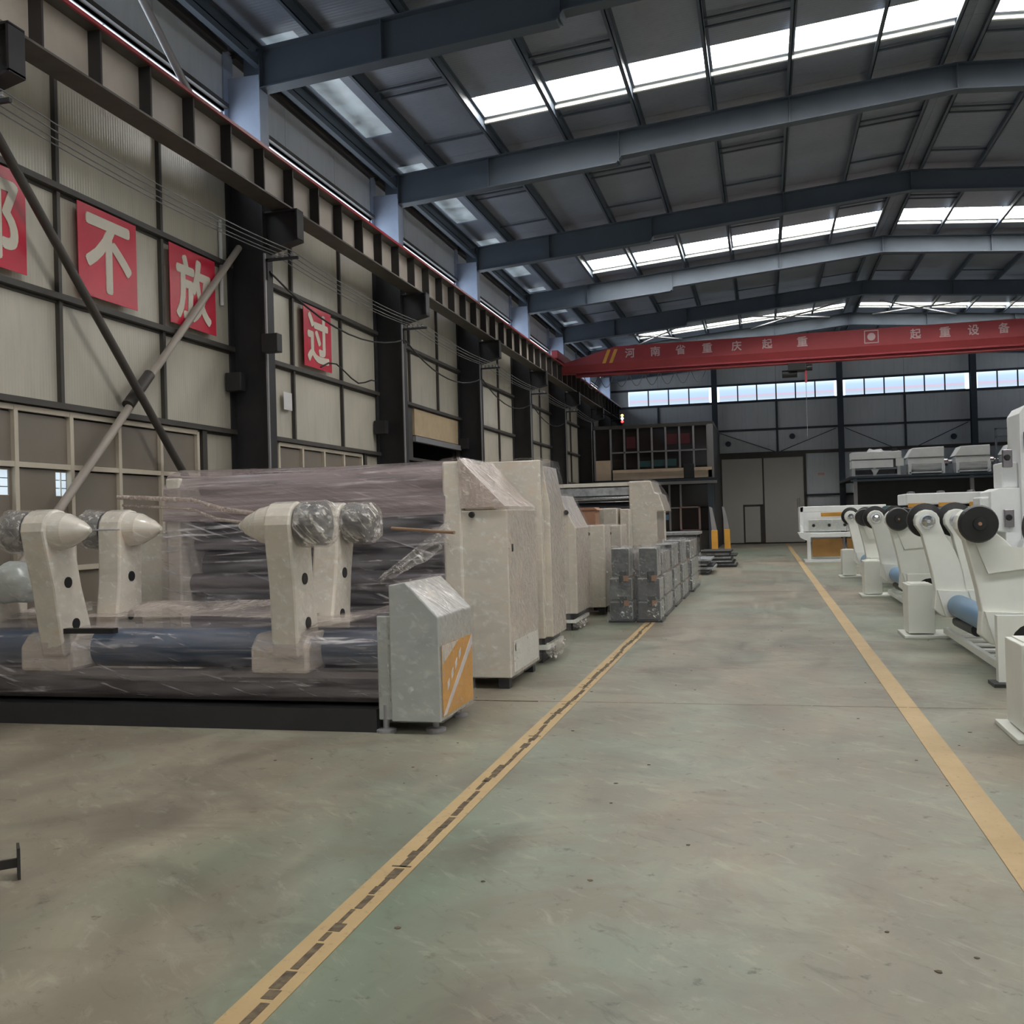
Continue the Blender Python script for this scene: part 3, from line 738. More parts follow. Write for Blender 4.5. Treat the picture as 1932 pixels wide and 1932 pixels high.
tx = [(-4.45, '河'), (-3.55, '南'), (-2.67, '省'), (-1.75, '重'), (-.75, '庆'), (.28, '起'), (1.44, '重'), (5.06, '起'), (5.97, '重'), (6.84, '设'), (7.76, '备')]
for x, ch in tx:
    place_text(ch, .34, .34, (x, 35.715, 7.33), '-Y', 'char_pink', cr_, offset=.02)
MB().box(3.44, 3.90, 35.70, 35.718, 7.11, 7.14).box(3.44, 3.90, 35.70, 35.718, 7.52, 7.55).box(3.44, 3.47, 35.70, 35.718, 7.11, 7.55).box(3.87, 3.90, 35.70, 35.718, 7.11, 7.55).lathe((3.67, 35.718, 7.33), (0, -1, 0), [(0, .13), (.02, .13)], 16).build('emblem', 'char_pink', cr_)
for dx in (0, .25):
    MB().prism([(-5.45+dx, 7.02), (-5.33+dx, 7.02), (-5.13+dx, 7.50), (-5.25+dx, 7.50)], 'Y', 35.71, 35.722).build('hazard_stripe', 'orange', cr_)
# hoist
ho = MB().box(.95, 1.55, 35.75, 36.25, 6.35, 6.62)
ho.build('hoist_trolley', 'black', cr_, bevel=.03)
MB().tube((.75, 36, 6.28), (1.25, 36, 6.28), .13, n=16).build('hoist_drum', 'black', cr_)
MB().tube((1.2, 35.9, 6.45), (1.75, 35.9, 6.45), .11, n=14).build('hoist_motor', 'black', cr_)
hk = MB().box(1.50, 1.57, 35.85, 35.95, 5.95, 6.4).build('hook_block', 'red', cr_)
MB().tube((1.53, 35.9, 5.95), (1.53, 35.9, 4.0), .008, n=6).build('hoist_rope', 'wire', hk)
for i in range(8):   # festoon loops under the girder
    xx = -6.2+i*.55
    pts = [(xx+.06*math.sin(s/8*PI), 36.3, 6.62-.42*math.sin(s/8*PI)*(.5+.07*i)) for s in range(9)]
    pts = [(xx+.5*s/8, 36.25, 6.62-.40*math.sin(s/8*PI)) for s in range(9)]
    MB().path(pts, .014, 6).build('festoon_cable', 'wire', cr_)

# lit signal on the runway end
t = thing('signal_lamp', 'small lit yellow, white and red signal lamp at the far end of the runway', 'lamp', (-6.1, 43.3, 5.2))
lx, ly, lz = -5.8, 43.3, 5.75
for dz, cc in ((.13, (1, .55, .1)), (0, (.8, 1, .9)), (-.13, (1, .03, .03))):
    M['lamp%g' % dz] = emit('signal_lens', cc, 3.0)
    MB().lathe((lx, ly-.04, lz+dz), (0, -1, 0), [(0, .06), (.03, .05), (.05, .02)], 12).build('lens', 'lamp%g' % dz, t)
MB().box(lx-.07, lx+.07, ly-.04, ly+.04, lz-.22, lz+.22).build('housing', 'black', t)
MB().box(-6.95, lx, ly-.02, ly+.02, lz+.2, lz+.24).box(-6.97, -6.93, ly-.02, ly+.02, lz+.2, 6.37).build('bracket', 'black', t)

# ------------------------------------------------------------------ mezzanine office on the left
Y0 = 44.0
of = thing('office_block', 'two-storey glazed office block in the far corner below the crane runway', 'office', (-4.6, Y0, 0))
MB().box(-7.25, -2.02, Y0+.12, YB-.3, .0, 5.45).build('body', 'scrap_dark', of)
MB().box(-7.25, -2.0, Y0, YB-.3, 5.36, 5.52).build('roof_slab', 'girt', of)
for z0, z1 in ((3.62, 4.30), (4.34, 5.34)):
    for a, c_ in zip([-6.44, -5.84, -5.24, -4.64, -4.04, -3.45, -2.85], [-5.84, -5.24, -4.64, -4.04, -3.45, -2.85, -2.26]):
        MB().box(a+.04, c_-.04, Y0+.04, Y0+.06, z0+.03, z1-.03).build('window_pane', 'darkglass', of)
MB().box(-7.1, -6.5, Y0+.04, Y0+.06, 4.0, 5.3).build('window_pane', 'darkglass', of)
for x in (-7.16, -6.44, -5.84, -5.24, -4.64, -4.04, -3.45, -2.85, -2.26):
    MB().box(x-.04, x+.04, Y0, Y0+.08, 3.58 if x > -6.5 else 3.12, 5.36).build('mullion', 'mullion', of)
MB().box(-6.44, -2.26, Y0, Y0+.07, 4.29, 4.35).build('transom', 'mullion', of)
MB().box(-6.38, -2.1, Y0-.02, Y0+.12, 3.12, 3.56).box(-6.38, -2.1, Y0-.05, Y0+.12, 3.43, 3.56).build('parapet', 'officewall', of)
MB().box(-7.12, -6.46, Y0-.01, Y0+.1, 3.12, 4.0).build('side_panel', 'officewall', of)
MB().box(-3.3, -2.85, Y0-.06, Y0-.03, 3.12, 3.72).build('brown_curtain', 'scrap_dark', of)
MB().box(-2.26, -2.02, Y0-.02, Y0+.12, 3.1, 5.4).build('corner_post', 'mullion', of)
MB().box(-7.2, -1.88, Y0-.5, Y0+.1, 2.88, 3.08).build('canopy', 'girt_blue', of)
MB().box(-7.2, -1.88, Y0-.56, Y0-.5, 2.84, 2.96).build('canopy_edge', 'mullion', of)
# seen through the upper glass: boards inside
for (a, c_, z0, z1, mt_) in ((-5.75, -5.35, 4.5, 5.0, 'redcloth'), (-4.0, -3.55, 4.6, 5.05, 'redcloth'), (-3.42, -3.0, 4.6, 5.05, 'redcloth'), (-5.2, -4.7, 3.66, 3.92, 'greencloth'), (-4.6, -4.1, 3.66, 3.95, 'greencloth'), (-4.0, -3.6, 3.66, 3.97, 'greencloth')):
    MB().box(a, c_, Y0+.030, Y0+.038, z0, z1).build('window_sticker', mt_, of)
for a, c_ in ((-6.9, -4.65), (-4.57, -3.98), (-3.9, -3.5), (-2.66, -2.3)):
    for z0, z1 in ((.9, 1.80), (1.86, 2.82)): MB().box(a, c_, Y0+.03, Y0+.06, z0, z1).build('window_pane', 'darkglass', of)
MB().box(-3.5, -2.66, Y0+.03, Y0+.06, 1.9, 2.82).box(-3.42, -2.74, Y0+.03, Y0+.06, .9, 1.78).build('window_pane', 'darkglass', of)
for x in (-4.61, -3.94, -3.46): MB().box(x-.04, x+.04, Y0, Y0+.07, 1.85 if x > -3.9 else .85, 2.84).build('mullion', 'mullion', of)
MB().box(-6.9, -3.5, Y0, Y0+.07, 1.81, 1.86).build('transom', 'mullion', of)
MB().box(-3.52, -3.44, Y0-.01, Y0+.06, .84, 1.88).box(-2.72, -2.64, Y0-.01, Y0+.06, .84, 1.88).box(-3.52, -2.64, Y0-.01, Y0+.06, 1.82, 1.88).box(-3.52, -2.64, Y0-.01, Y0+.06, .82, .88).build('door_frame', 'pink_frame', of)
MB().box(-4.3, -4.0, Y0-.01, Y0+.02, 1.32, 1.55).build('blue_notice', 'blue', of)
MB().box(-2.28, -2.04, Y0-.45, Y0+.1, 0, 2.9).build('post', 'bluegrey', of)
MB().box(-7.2, -2.2, Y0-.02, Y0+.12, 0, .84).build('plinth', 'girt', of)

# ------------------------------------------------------------------ mezzanine platform on the right with machines on it
mz = thing('mezzanine_platform', 'blue-grey steel mezzanine platform against the end wall carrying white machines', 'platform', (8, 44, 0))
MB().box(3.55, 14.6, 44.0, 50.4, 2.80, 2.92).build('deck', 'girt_blue', mz)
MB().box(3.55, 14.6, 43.9, 44.0, 2.70, 2.78).build('edge_beam', 'bluegrey', mz)
MB().box(3.55, 14.6, 43.92, 44.0, 2.84, 2.92).build('edge_beam', 'bluegrey', mz)
for x in (3.72, 8.2, 12.6): MB().box(x-.07, x+.07, 43.95, 44.1, 0, 2.8).build('post', 'mullion', mz)
MB().box(3.9, 14.6, 45.2, 45.3, 0, 2.8).build('back_sheeting', 'scrap_dark', mz)
def drum_unit(x0, w, label, alt=False):
    t = thing('drum_machine', label, 'machine', (x0+w/2, 45, 2.92))
    z = 2.92
    if not alt:
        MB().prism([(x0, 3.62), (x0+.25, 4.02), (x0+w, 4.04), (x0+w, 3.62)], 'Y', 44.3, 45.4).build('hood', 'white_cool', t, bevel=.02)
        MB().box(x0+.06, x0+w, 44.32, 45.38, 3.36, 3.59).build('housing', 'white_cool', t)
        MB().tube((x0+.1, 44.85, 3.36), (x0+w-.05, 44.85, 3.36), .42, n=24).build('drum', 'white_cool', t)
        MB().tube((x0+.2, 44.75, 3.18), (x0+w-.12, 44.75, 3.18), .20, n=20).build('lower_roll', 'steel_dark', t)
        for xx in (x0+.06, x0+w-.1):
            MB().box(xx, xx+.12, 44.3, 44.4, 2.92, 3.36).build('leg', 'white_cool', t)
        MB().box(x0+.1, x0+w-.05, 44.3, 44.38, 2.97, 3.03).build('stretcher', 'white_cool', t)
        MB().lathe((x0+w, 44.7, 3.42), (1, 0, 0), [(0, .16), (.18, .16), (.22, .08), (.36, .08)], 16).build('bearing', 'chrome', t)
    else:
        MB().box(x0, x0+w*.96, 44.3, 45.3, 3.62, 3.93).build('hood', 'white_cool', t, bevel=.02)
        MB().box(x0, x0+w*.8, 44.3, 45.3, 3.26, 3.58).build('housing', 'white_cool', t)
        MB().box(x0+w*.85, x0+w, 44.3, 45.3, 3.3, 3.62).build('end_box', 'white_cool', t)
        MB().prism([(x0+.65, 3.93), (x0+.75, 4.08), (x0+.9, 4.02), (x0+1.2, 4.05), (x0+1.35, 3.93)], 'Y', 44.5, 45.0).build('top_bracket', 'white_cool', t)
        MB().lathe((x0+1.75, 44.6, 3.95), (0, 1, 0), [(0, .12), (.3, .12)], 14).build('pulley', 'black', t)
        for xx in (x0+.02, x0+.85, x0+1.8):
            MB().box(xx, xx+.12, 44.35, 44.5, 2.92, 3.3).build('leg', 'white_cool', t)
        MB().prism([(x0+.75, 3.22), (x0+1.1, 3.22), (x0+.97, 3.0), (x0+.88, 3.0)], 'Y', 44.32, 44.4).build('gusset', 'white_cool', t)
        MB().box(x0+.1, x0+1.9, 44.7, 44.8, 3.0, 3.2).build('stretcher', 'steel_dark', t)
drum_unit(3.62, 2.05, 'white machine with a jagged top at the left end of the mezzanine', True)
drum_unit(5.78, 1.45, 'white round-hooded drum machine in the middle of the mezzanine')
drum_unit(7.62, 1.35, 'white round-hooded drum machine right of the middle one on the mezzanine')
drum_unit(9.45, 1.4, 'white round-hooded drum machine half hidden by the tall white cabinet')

# ------------------------------------------------------------------ right-hand row: mill roll stands
def arm_profile(fat=0.0):
    L = [(1.76, 1.24), (1.80, 1.05), (1.855, .80), (1.885, .59), (1.865, .38), (1.95, .30)]
    R = [(2.20, .26), (2.36, .34), (2.38+fat*.3, .55), (2.25+fat*.6, .66), (2.20+fat, .80), (2.11+fat, 1.04), (2.00+fat*.6, 1.24)]
    cx, cz, r = 1.82, 1.39, .135
    top = [(cx+r*math.cos(t), cz+r*math.sin(t)) for t in [(-10+i*26)*PI/180 for i in range(9)]]
    return L + R + top
def right_stand():
    t = thing('mill_roll_stand', 'x', 'roll stand', (2.1, 11.2, 0), 'white mill roll stands beside the right-hand lane line')
    # drive box and its base plate
    MB().box(1.64, 1.94, 12.83, 13.3, .05, .63).build('end_box', 'white', t, bevel=.008)
    MB().box(1.68, 1.90, 12.85, 13.28, .631, .64).build('end_box_lid', 'white', t)
    MB().box(1.58, 2.15, 12.72, 13.4, .0, .035).build('base_plate', 'white', t, bevel=.006)
    # near portal with an arch for the shaft
    ar = [(2.22+.20*math.cos(a), .34+.20*math.sin(a)) for a in [PI-i*PI/10 for i in range(11)]]
    MB().prism([(1.92, .03), (1.92, .60), (2.68, .60), (2.68, .03), (2.42, .03)] + [(2.42, .34)] + list(reversed(ar))[1:-1] + [(2.02, .34), (2.01, .03)], 'Y', 9.42, 9.52).build('portal', 'white', t)
    MB().box(1.86, 2.10, 9.30, 9.56, 0, .03).box(2.5, 2.74, 9.30, 9.56, 0, .03).build('foot', 'scrap_dark', t)
    MB().lathe((2.22, 9.60, .36), (0, 1, 0), [(0, .19), (.2, .19)], 20).build('bearing', 'black', t)
    # shaft
    MB().tube((2.12, 9.65, .42), (2.12, 12.9, .42), .125, n=24).build('shaft', 'blue', t)
    MB().tube((2.14, 11.4, .25), (2.14, 12.5, .23), .07, n=12).build('cylinder', 'black', t)
    # ladder rails
    for x in (2.02, 2.42): MB().box(x, x+.05, 9.55, 12.8, .06, .13).build('rail', 'white', t)
    y = 9.8
    while y < 12.6: MB().box(2.07, 2.42, y, y+.12, .07, .09).build('rung', 'white', t); y += .42
    # arms: near pair and far pair
    def arm(y0, dx, fat, disc_near, far):
        a = MB().prism([(x+dx, z) for x, z in arm_profile(fat)], 'Y', y0, y0+.18).build('arm', 'white', t, bevel=.012)
        rib = [(x+dx, z) for x, z in ((1.98, .30), (2.27, .30), (2.30, .58), (1.90, .60))]
        MB().prism(rib, 'Y', y0-.05, y0).build('hub_boss', 'white', a)
        cx, cz = 1.84+dx, 1.39
        if disc_near:   # brake disc towards the camera, chuck beyond
            MB().lathe((cx+.02, y0, cz), (0, -1, 0), [(0, .10), (.05, .165), (.08, .172), (.12, .165), (.15, .155), (.152, .06), (.17, .055)], 32).build('brake_disc', 'black', a)
            MB().lathe((cx+.02, y0-.17, cz), (0, -1, 0), [(0, .018), (.01, .014)], 12).build('disc_plug', 'cardboard', a)
            MB().lathe((cx, y0+.18, cz), (0, 1, 0), [(0, .075), (.06, .07), (.14, .045), (.16, .02)], 20).build('chuck', 'chrome', a)
            g_ = MB().prism([(2.00+dx, 1.20), (2.13+dx+fat, 1.16), (2.24+dx+fat, 1.00), (1.94+dx, .94), (1.84+dx, 1.22)], 'Y', y0-.035, y0).build('gusset', 'white', a)
        else:
            MB().lathe((cx-.02, y0, cz), (0, -1, 0), [(0, .088), (.01, .088), (.012, .066), (.07, .066), (.09, .05), (.10, .02)], 24).build('chuck', 'chrome', a)
            MB().lathe((cx-.01, y0+.18, cz+.01), (0, 1, 0), [(0, .12), (.03, .20), (.12, .20), (.14, .06)], 32).build('brake_disc', 'black', a)
    arm(9.85, .0, .16, True, False)
    arm(12.38, .0, .0, False, True)
    # second, raised arm pair behind
    arm(12.36, .32, .0, False, True)
    arm(10.15, .80, .05, True, False)
    return t
st0 = right_stand(); st0['label'] = 'nearest whole white roll stand, its black brake disc in front of the tall cabinet'
copy_thing(st0, (-.03, -5.62, 0), 'white roll stand cut off by the photo edge, only its grey-white end box showing')
copy_thing(st0, (.05, 5.95, 0), 'middle white roll stand, its end box just beyond the nearest whole stand')
copy_thing(st0, (.07, 11.35, 0), 'farthest white roll stand, right in front of the brown panelled frame')

# ---- tall white cabinet machine behind the stands
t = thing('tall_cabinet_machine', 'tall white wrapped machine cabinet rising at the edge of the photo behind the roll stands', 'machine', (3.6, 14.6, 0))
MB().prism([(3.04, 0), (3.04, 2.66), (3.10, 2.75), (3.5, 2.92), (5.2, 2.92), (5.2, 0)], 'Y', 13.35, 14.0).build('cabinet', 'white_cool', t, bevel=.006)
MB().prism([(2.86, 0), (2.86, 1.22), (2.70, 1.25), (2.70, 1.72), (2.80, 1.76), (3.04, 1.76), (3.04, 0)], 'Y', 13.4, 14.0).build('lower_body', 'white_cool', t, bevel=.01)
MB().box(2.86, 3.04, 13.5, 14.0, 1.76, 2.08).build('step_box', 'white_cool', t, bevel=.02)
MB().box(2.60, 2.72, 13.5, 13.95, 1.0, 1.66).build('side_box', 'white_cool', t, bevel=.02)
for (x, z) in ((3.10, 2.33), (3.12, 1.62)): MB().box(x-.02, x+.04, 13.30, 13.35, z-.10, z+.10).build('hinge', 'black', t)
for (x, z) in ((2.92, 2.13), (2.92, 1.40)):
    pm = MB().box(x-.08, x+.03, 13.34, 13.4, z-.12, z+.1).build('valve_block', 'steel', t, bevel=.01)
    MB().lathe((x-.03, 13.34, z), (0, -1, 0), [(0, .04), (.03, .03)], 10).build('knob', 'black', pm)
MB().prism([(2.85, .75), (3.0, 1.12), (3.15, 1.2), (3.3, .8), (3.2, .6)], 'Y', 13.1, 13.35).build('bracket', 'white_cool', t, bevel=.015)
MB().box(2.75, 2.9, 13.28, 13.38, .95, 1.0).build('latch', 'steel', t)
MB().box(2.90, 3.06, 14.0, 14.03, 2.42, 2.44).box(2.90, 3.06, 14.0, 14.03, 2.52, 2.54).box(2.90, 2.92, 14.0, 14.03, 2.05, 2.54).build('cable_tray', 'girt_blue', t)

# ---- low white machine with orange bands beyond the stands
t = thing('banded_machine', 'low white machine with two orange bands in the dark under the mezzanine', 'machine', (4.3, 27, 0))
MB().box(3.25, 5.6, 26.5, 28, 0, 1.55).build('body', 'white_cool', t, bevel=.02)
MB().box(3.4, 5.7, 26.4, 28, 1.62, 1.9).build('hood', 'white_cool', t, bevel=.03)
for i in range(3): MB().box(3.45+i*.7, 3.85+i*.7, 26.37, 26.45, 1.56, 1.66).build('orange_band', 'orange', t)
for i in range(3): MB().lathe((3.6+i*.7, 27, 1.9), (0, 0, 1), [(0, .1), (.05, .09), (.06, .03)], 12).build('cap', 'steel', t)
o = MB().lathe((3.0, 26.6, 0), (0, 0, 1), [(0, .2), (.02, .22), (1.45, .22), (1.6, .12), (1.62, .05)], 20).build('tank', 'greencloth'); tag(o, 'small green tank beside the orange-banded machine', 'tank')

# ---- white frame machine with brown panels at the lane end
t = thing('panelled_frame_machine', 'white machine frame with brown plywood panels at the far end of the right lane line', 'machine', (2.2, 32, 0))
MB().box(1.06, 3.55, 31.9, 32.05, 1.50, 1.68).build('top_rail', 'white_cool', t, bevel=.02)
MB().box(1.06, 1.16, 31.9, 33.3, .9, 1.68).build('side_plate', 'white_cool', t)
MB().box(1.16, 3.5, 32.6, 32.7, .9, 1.55).build('back_plate', 'white_cool', t)
MB().box(1.7, 2.6, 32.1, 32.4, 1.36, 1.48).build('yellow_bar', 'orange', t)
MB().box(1.30, 2.35, 31.75, 32.2, .92, 1.28).build('valve_housing', 'grey_wrap', t, bevel=.02)
MB().box(2.40, 3.3, 31.75, 32.2, .92, 1.24).build('valve_housing', 'grey_wrap', t, bevel=.02)
for i in range(4): MB().lathe((1.45+i*.45, 31.75, 1.1), (0, -1, 0), [(0, .05), (.05, .04)], 10).build('knob', 'black', t)
for xa, xb in ((1.36, 2.30), (2.36, 3.4)):
    MB().box(xa-.03, xb+.03, 31.6, 32.3, .74, .88).build('tray', 'white_cool', t, bevel=.015)
    MB().box(xa+.03, xb-.03, 31.7, 31.75, .16, .70).build('plywood_panel', 'ply', t)
    MB().box(xb-.02, xb+.04, 31.68, 31.76, .10, .74).build('leg', 'steel', t)
MB().prism([(.98, .9), (1.30, .9), (1.30, .62), (1.05, .74)], 'Y', 31.5, 31.9).build('side_bracket', 'white_cool', t)
MB().box(1.24, 1.34, 31.55, 31.8, .04, .90).build('leg', 'white_cool', t)
MB().box(1.15, 3.4, 31.5, 32.4, .0, .07).build('base_plate', 'white_cool', t)
MB().box(1.05, 1.12, 33.2, 33.4, 1.65, 1.95).build('end_plate', 'girt', t)
t['_'] = 1

# ------------------------------------------------------------------ left row
def film_shell(pts, axis, a, b, name, mat, parent, n=6, amp=.006):
    """a loose skin a little outside a prism outline, wrinkled"""
    mb = MB(); k_ = len(pts)
    def P(p, t_): return {'Y': (p[0], t_, p[1]), 'X': (t_, p[0], p[1])}[axis]
    cx = sum(p[0] for p in pts)/k_; cz = sum(p[1] for p in pts)/k_
    for i in range(k_):
        p, q = Vector(pts[i]), Vector(pts[(i+1) % k_])
        m_ = max(2, int((q-p).length/.06)); nn = max(2, int(abs(b-a)/.06))
        d = (q-p).normalized(); nrm = Vector((d.y, -d.x))
        if nrm.dot((p+q)/2-Vector((cx, cz))) < 0: nrm = -nrm
        def fn(u, v_):
            x = p+(q-p)*u; w3 = P(x, a+(b-a)*v_)
            e = min(1, 6*min(u, 1-u, v_, 1-v_)+.15)
            s_ = amp*(noise.noise(Vector(w3)*7)+.6*noise.noise(Vector(w3)*17))*e
            x = x+nrm*(s_+.004*e); return P(x, a+(b-a)*v_)
        mb.grid(fn, m_, nn)
    return mb.build(name, mat, parent)

# wrapped mill roll stand nearest the camera on the left
ls = thing('wrapped_roll_stand', 'film-wrapped cream roll stand nearest the camera with a white and yellow end pedestal', 'roll stand', (-4.5, 7.4, 0))
ped = [(-2.69, .09), (-2.69, 1.09), (-2.56, 1.11), (-2.31, .85), (-2.31, .09)]
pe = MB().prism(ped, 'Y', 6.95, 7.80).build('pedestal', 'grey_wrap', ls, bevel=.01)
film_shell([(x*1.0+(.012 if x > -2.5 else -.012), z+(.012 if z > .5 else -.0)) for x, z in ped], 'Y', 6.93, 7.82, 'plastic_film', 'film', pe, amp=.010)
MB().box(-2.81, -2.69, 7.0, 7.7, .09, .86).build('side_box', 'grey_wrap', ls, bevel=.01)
MB().box(-2.306, -2.302, 6.99, 7.76, .12, .64).build('yellow_decal', 'orange', pe)
MB().prism([(6.99, .13), (7.06, .13), (7.76, .56), (7.76, .64)][::1], 'X', -2.3018, -2.2995).build('decal_stripe', 'paper', pe)
MB().prism([(6.99, .50), (7.40, .64), (6.99, .64)], 'X', -2.3018, -2.2995).build('decal_corner', 'cream_wrap', pe)
for i in range(4):
    y_, z_ = 7.10+i*.10, .30+i*.062
    MB().prism([(y_, z_), (y_+.05, z_+.03), (y_+.05, z_+.085), (y_, z_+.055)], 'X', -2.3018, -2.2995).build('decal_mark', 'paper', pe)
for (x, y_) in ((-2.76, 7.02), (-2.40, 7.1), (-2.76, 7.66), (-2.40, 7.66)):
    MB().tube((x, y_, .02), (x, y_, .2), .024, n=10).build('levelling_foot', 'mullion', ls)
    MB().lathe((x, y_, 0), (0, 0, 1), [(0, .075), (.02, .075), (.03, .03)], 16).build('foot_pad', 'mullion', ls)
MB().box(-6.95, -6.5, 6.95, 7.80, .09, 1.05).build('pedestal', 'cream_wrap', ls, bevel=.01)
MB().tube((-6.5, 7.40, .57), (-2.8, 7.40, .57), .16, n=28).build('shaft', 'bluedark', ls)
MB().box(-6.5, -2.8, 7.08, 7.16, .38, .43).build('guide_rail', 'steel', ls)
MB().box(-6.5, -2.8, 7.10, 7.55, .20, .34).build('lower_beam', 'steel_dark', ls)
MB().box(-6.5, -2.8, 7.7, 7.8, .15, .30).build('lower_beam', 'steel_dark', ls)
MB().box(-6.6, -2.82, 6.98, 7.78, .0, .17).build('under_shadow_box', 'scrap_dark', ls)  # black box added to stand for the deep shadow under the stand
# arm collars on the shaft
for x in (-5.62, -3.55):
    MB().prism([(7.0, .42), (7.0, .62), (7.10, .72), (7.72, .72), (7.80, .42)], 'X', x-.30, x+.18).build('collar', 'cream_wrap', ls, bevel=.03)
def larm(x, near, lean, drum_right, yb):
    s = -1 if near else 1
    def cc_(z): return yb+s*lean*(z-.62)/.8
    hc = (cc_(1.5), 1.555)
    prof = [(cc_(.55)-.20, .55), (cc_(.75)-.19, .75), (cc_(1.1)-.165, 1.1), (cc_(1.36)-.175, 1.36)]
    prof += [(hc[0]-.185*math.cos(t_), hc[1]+.175*math.sin(t_)) for t_ in [i*PI/8 for i in range(9)]]
    prof += [(cc_(1.36)+.175, 1.36), (cc_(1.1)+.165, 1.1), (cc_(.75)+.19, .75), (cc_(.55)+.20, .55)]
    prof = prof[::-1]
    a = MB().prism(prof, 'X', x-.13, x+.09).build('arm', 'cream_wrap', ls, bevel=.02)
    for z in (.80, 1.14):
        yy = cc_(z)
        MB().lathe((x+.085, yy, z), (1, 0, 0), [(0, .045), (.012, .045), (.013, .036)], 14).build('bolt_hole', 'black', a)
    cy, cz = hc
    d = 1 if drum_right else -1
    x0_ = x+.09 if drum_right else x-.13
    MB().lathe((x0_, cy, cz), (d, 0, 0), [(0, .13), (.02, .165), (.20, .165), (.21, .13)], 26).build('brake_drum', 'dark_wrap', a)
    film_ = MB().lathe((x0_+d*.02, cy, cz), (d, 0, 0), [(0, .172), (.05, .178), (.12, .176), (.19, .178), (.23, .165), (.26, .13), (.285, .08), (.29, .03)], 26)
    film_.v = [tuple(Vector(q)+Vector((noise.noise(Vector(q)*19), noise.noise(Vector(q)*19+Vector((5, 0, 0))), noise.noise(Vector(q)*19+Vector((9, 3, 0)))))*.022*(1 if abs(q[0]-x0_) > .18 else .35)) for q in film_.v]
    film_ = film_.build('drum_film', 'film_drum', a)
    x1_ = x-.13 if drum_right else x+.09
    MB().lathe((x1_, cy, cz), (-d, 0, 0), [(0, .155), (.10, .135), (.22, .075), (.29, .02)], 40).build('chuck_cone', 'cream_wrap', a)
    return (x, cy, cz)
A1 = larm(-5.54, True, .20, False, 7.13); A2 = larm(-3.50, True, .10, True, 7.13)
B1 = larm(-5.54, False, .06, False, 7.80); B2 = larm(-3.52, False, .16, True, 7.76)
# film draped over the shaft
def drape(u, v_):
    x = -6.5+(3.72)*u
    prof_ = [(7.10, .22), (7.0, .25), (6.95, .46), (6.93, .66), (7.0, .74), (7.3, .78), (7.75, .78), (8.0, .66)]
    k_ = v_*(len(prof_)-1); i = min(int(k_), len(prof_)-2); f_ = k_-i
    y_ = prof_[i][0]*(1-f_)+prof_[i+1][0]*f_; z_ = prof_[i][1]*(1-f_)+prof_[i+1][1]*f_
    q = Vector((x*1.2, y_*4, z_*4)); e = noise.noise(q*2)*.02+noise.noise(q*6)*.008
    return (x, y_-abs(e)*.6, z_+e*.8)
MB().grid(drape, 90, 40).build('plastic_film', 'film_h', ls)
# stretched film web from the arms up to the pedestal
def web(u, v_):
    x = -3.55+.90*u; y_ = 7.05+.75*v_; z_ = .76+.16*u*u+.05*v_+.02*noise.noise(Vector((x*4, y_*3, 1)))
    return (x, y_, z_)
MB().grid(web, 24, 16).build('plastic_film', 'film_pink', ls)
def web2(u, v_):
    x = -6.5+2.95*u; y_ = 7.5+.55*v_; z_ = .80+.10*v_+.03*noise.noise(Vector((x*2, y_*3, 4)))
    return (x, y_, z_)
MB().grid(web2, 50, 12).build('plastic_film', 'film_pink', ls)
MB().tube((A1[0]+.40, A1[1], A1[2]-.0), (B1[0]+.1, B1[1]-.2, B1[2]), .007, n=6).build('string', 'mullion', ls)
MB().path([(B1[0]-.35, 8.3, 1.86), (B1[0]+.6, 8.0, 1.80), (-4.4, 7.6, 1.70), (A2[0]-.12, A2[1], 1.62)], .022, 8).build('film_rope', 'film_pink', ls)
MB().path([(B1[0]-.3, 8.3, 1.78), (B1[0]+.6, 8.0, 1.72), (-4.4, 7.5, 1.62), (A2[0]-.12, A2[1], 1.54)], .014, 8).build('film_rope', 'film_pink', ls)
MB().tube((-3.05, 8.0, 1.50), (-2.42, 7.75, 1.455), .014, n=8).build('wooden_stick', 'brown_stick', ls)
MB().box(-5.55, -5.0, 6.93, 7.0, .735, .775).build('slot_plate', 'black', ls)
# wrapped bundle at the left edge
def blob(cx, cy, cz, rx, ry, rz, nm, mat, lab_, cat):
    mb = MB(); nu, nv = 20, 14
    def fn(u, v_):
        t_, p_ = 2*PI*u, PI*v_; d = Vector((math.cos(t_)*math.sin(p_), math.sin(t_)*math.sin(p_), -math.cos(p_)))
        r_ = 1+.22*noise.noise(d*2.2+Vector((cx, cy, cz)))+.08*noise.noise(d*6)
        sgn = lambda q: math.copysign(abs(q)**.7, q)
        return (cx+rx*sgn(d.x)*r_, cy+ry*sgn(d.y)*r_, max(.0, cz+rz*sgn(d.z)*r_))
    mb.grid(fn, nu, nv); o_ = mb.build(nm, mat, off=(cx, cy, 0)); return tag(o_, lab_, cat)
o = MB().box(-6.45, -6.2, 7.9, 8.3, .8, .86).build('x', 'cream_wrap', ls); o.name = 'bracket_shelf'
bl = blob(-6.28, 7.45, 1.12, .20, .2, .17, 'motor_bundle', 'grey_wrap', 'x', 'x')
bl.name = 'wrapped_motor'
for k_ in ('label', 'category'): del bl[k_]
bl.parent = ls; bl.location = Vector(bl.location)-ls.location

# generic film-wrapped side-frame machine: two cheek cabinets with rollers between
def cheeks(name, label, cat, xr, xl, y0, y1, prof, z0, rollers, film=True, matc='cream_wrap', group=None):
    t = thing(name, label, cat, ((xr+xl)/2, (y0+y1)/2, 0), group)
    return t
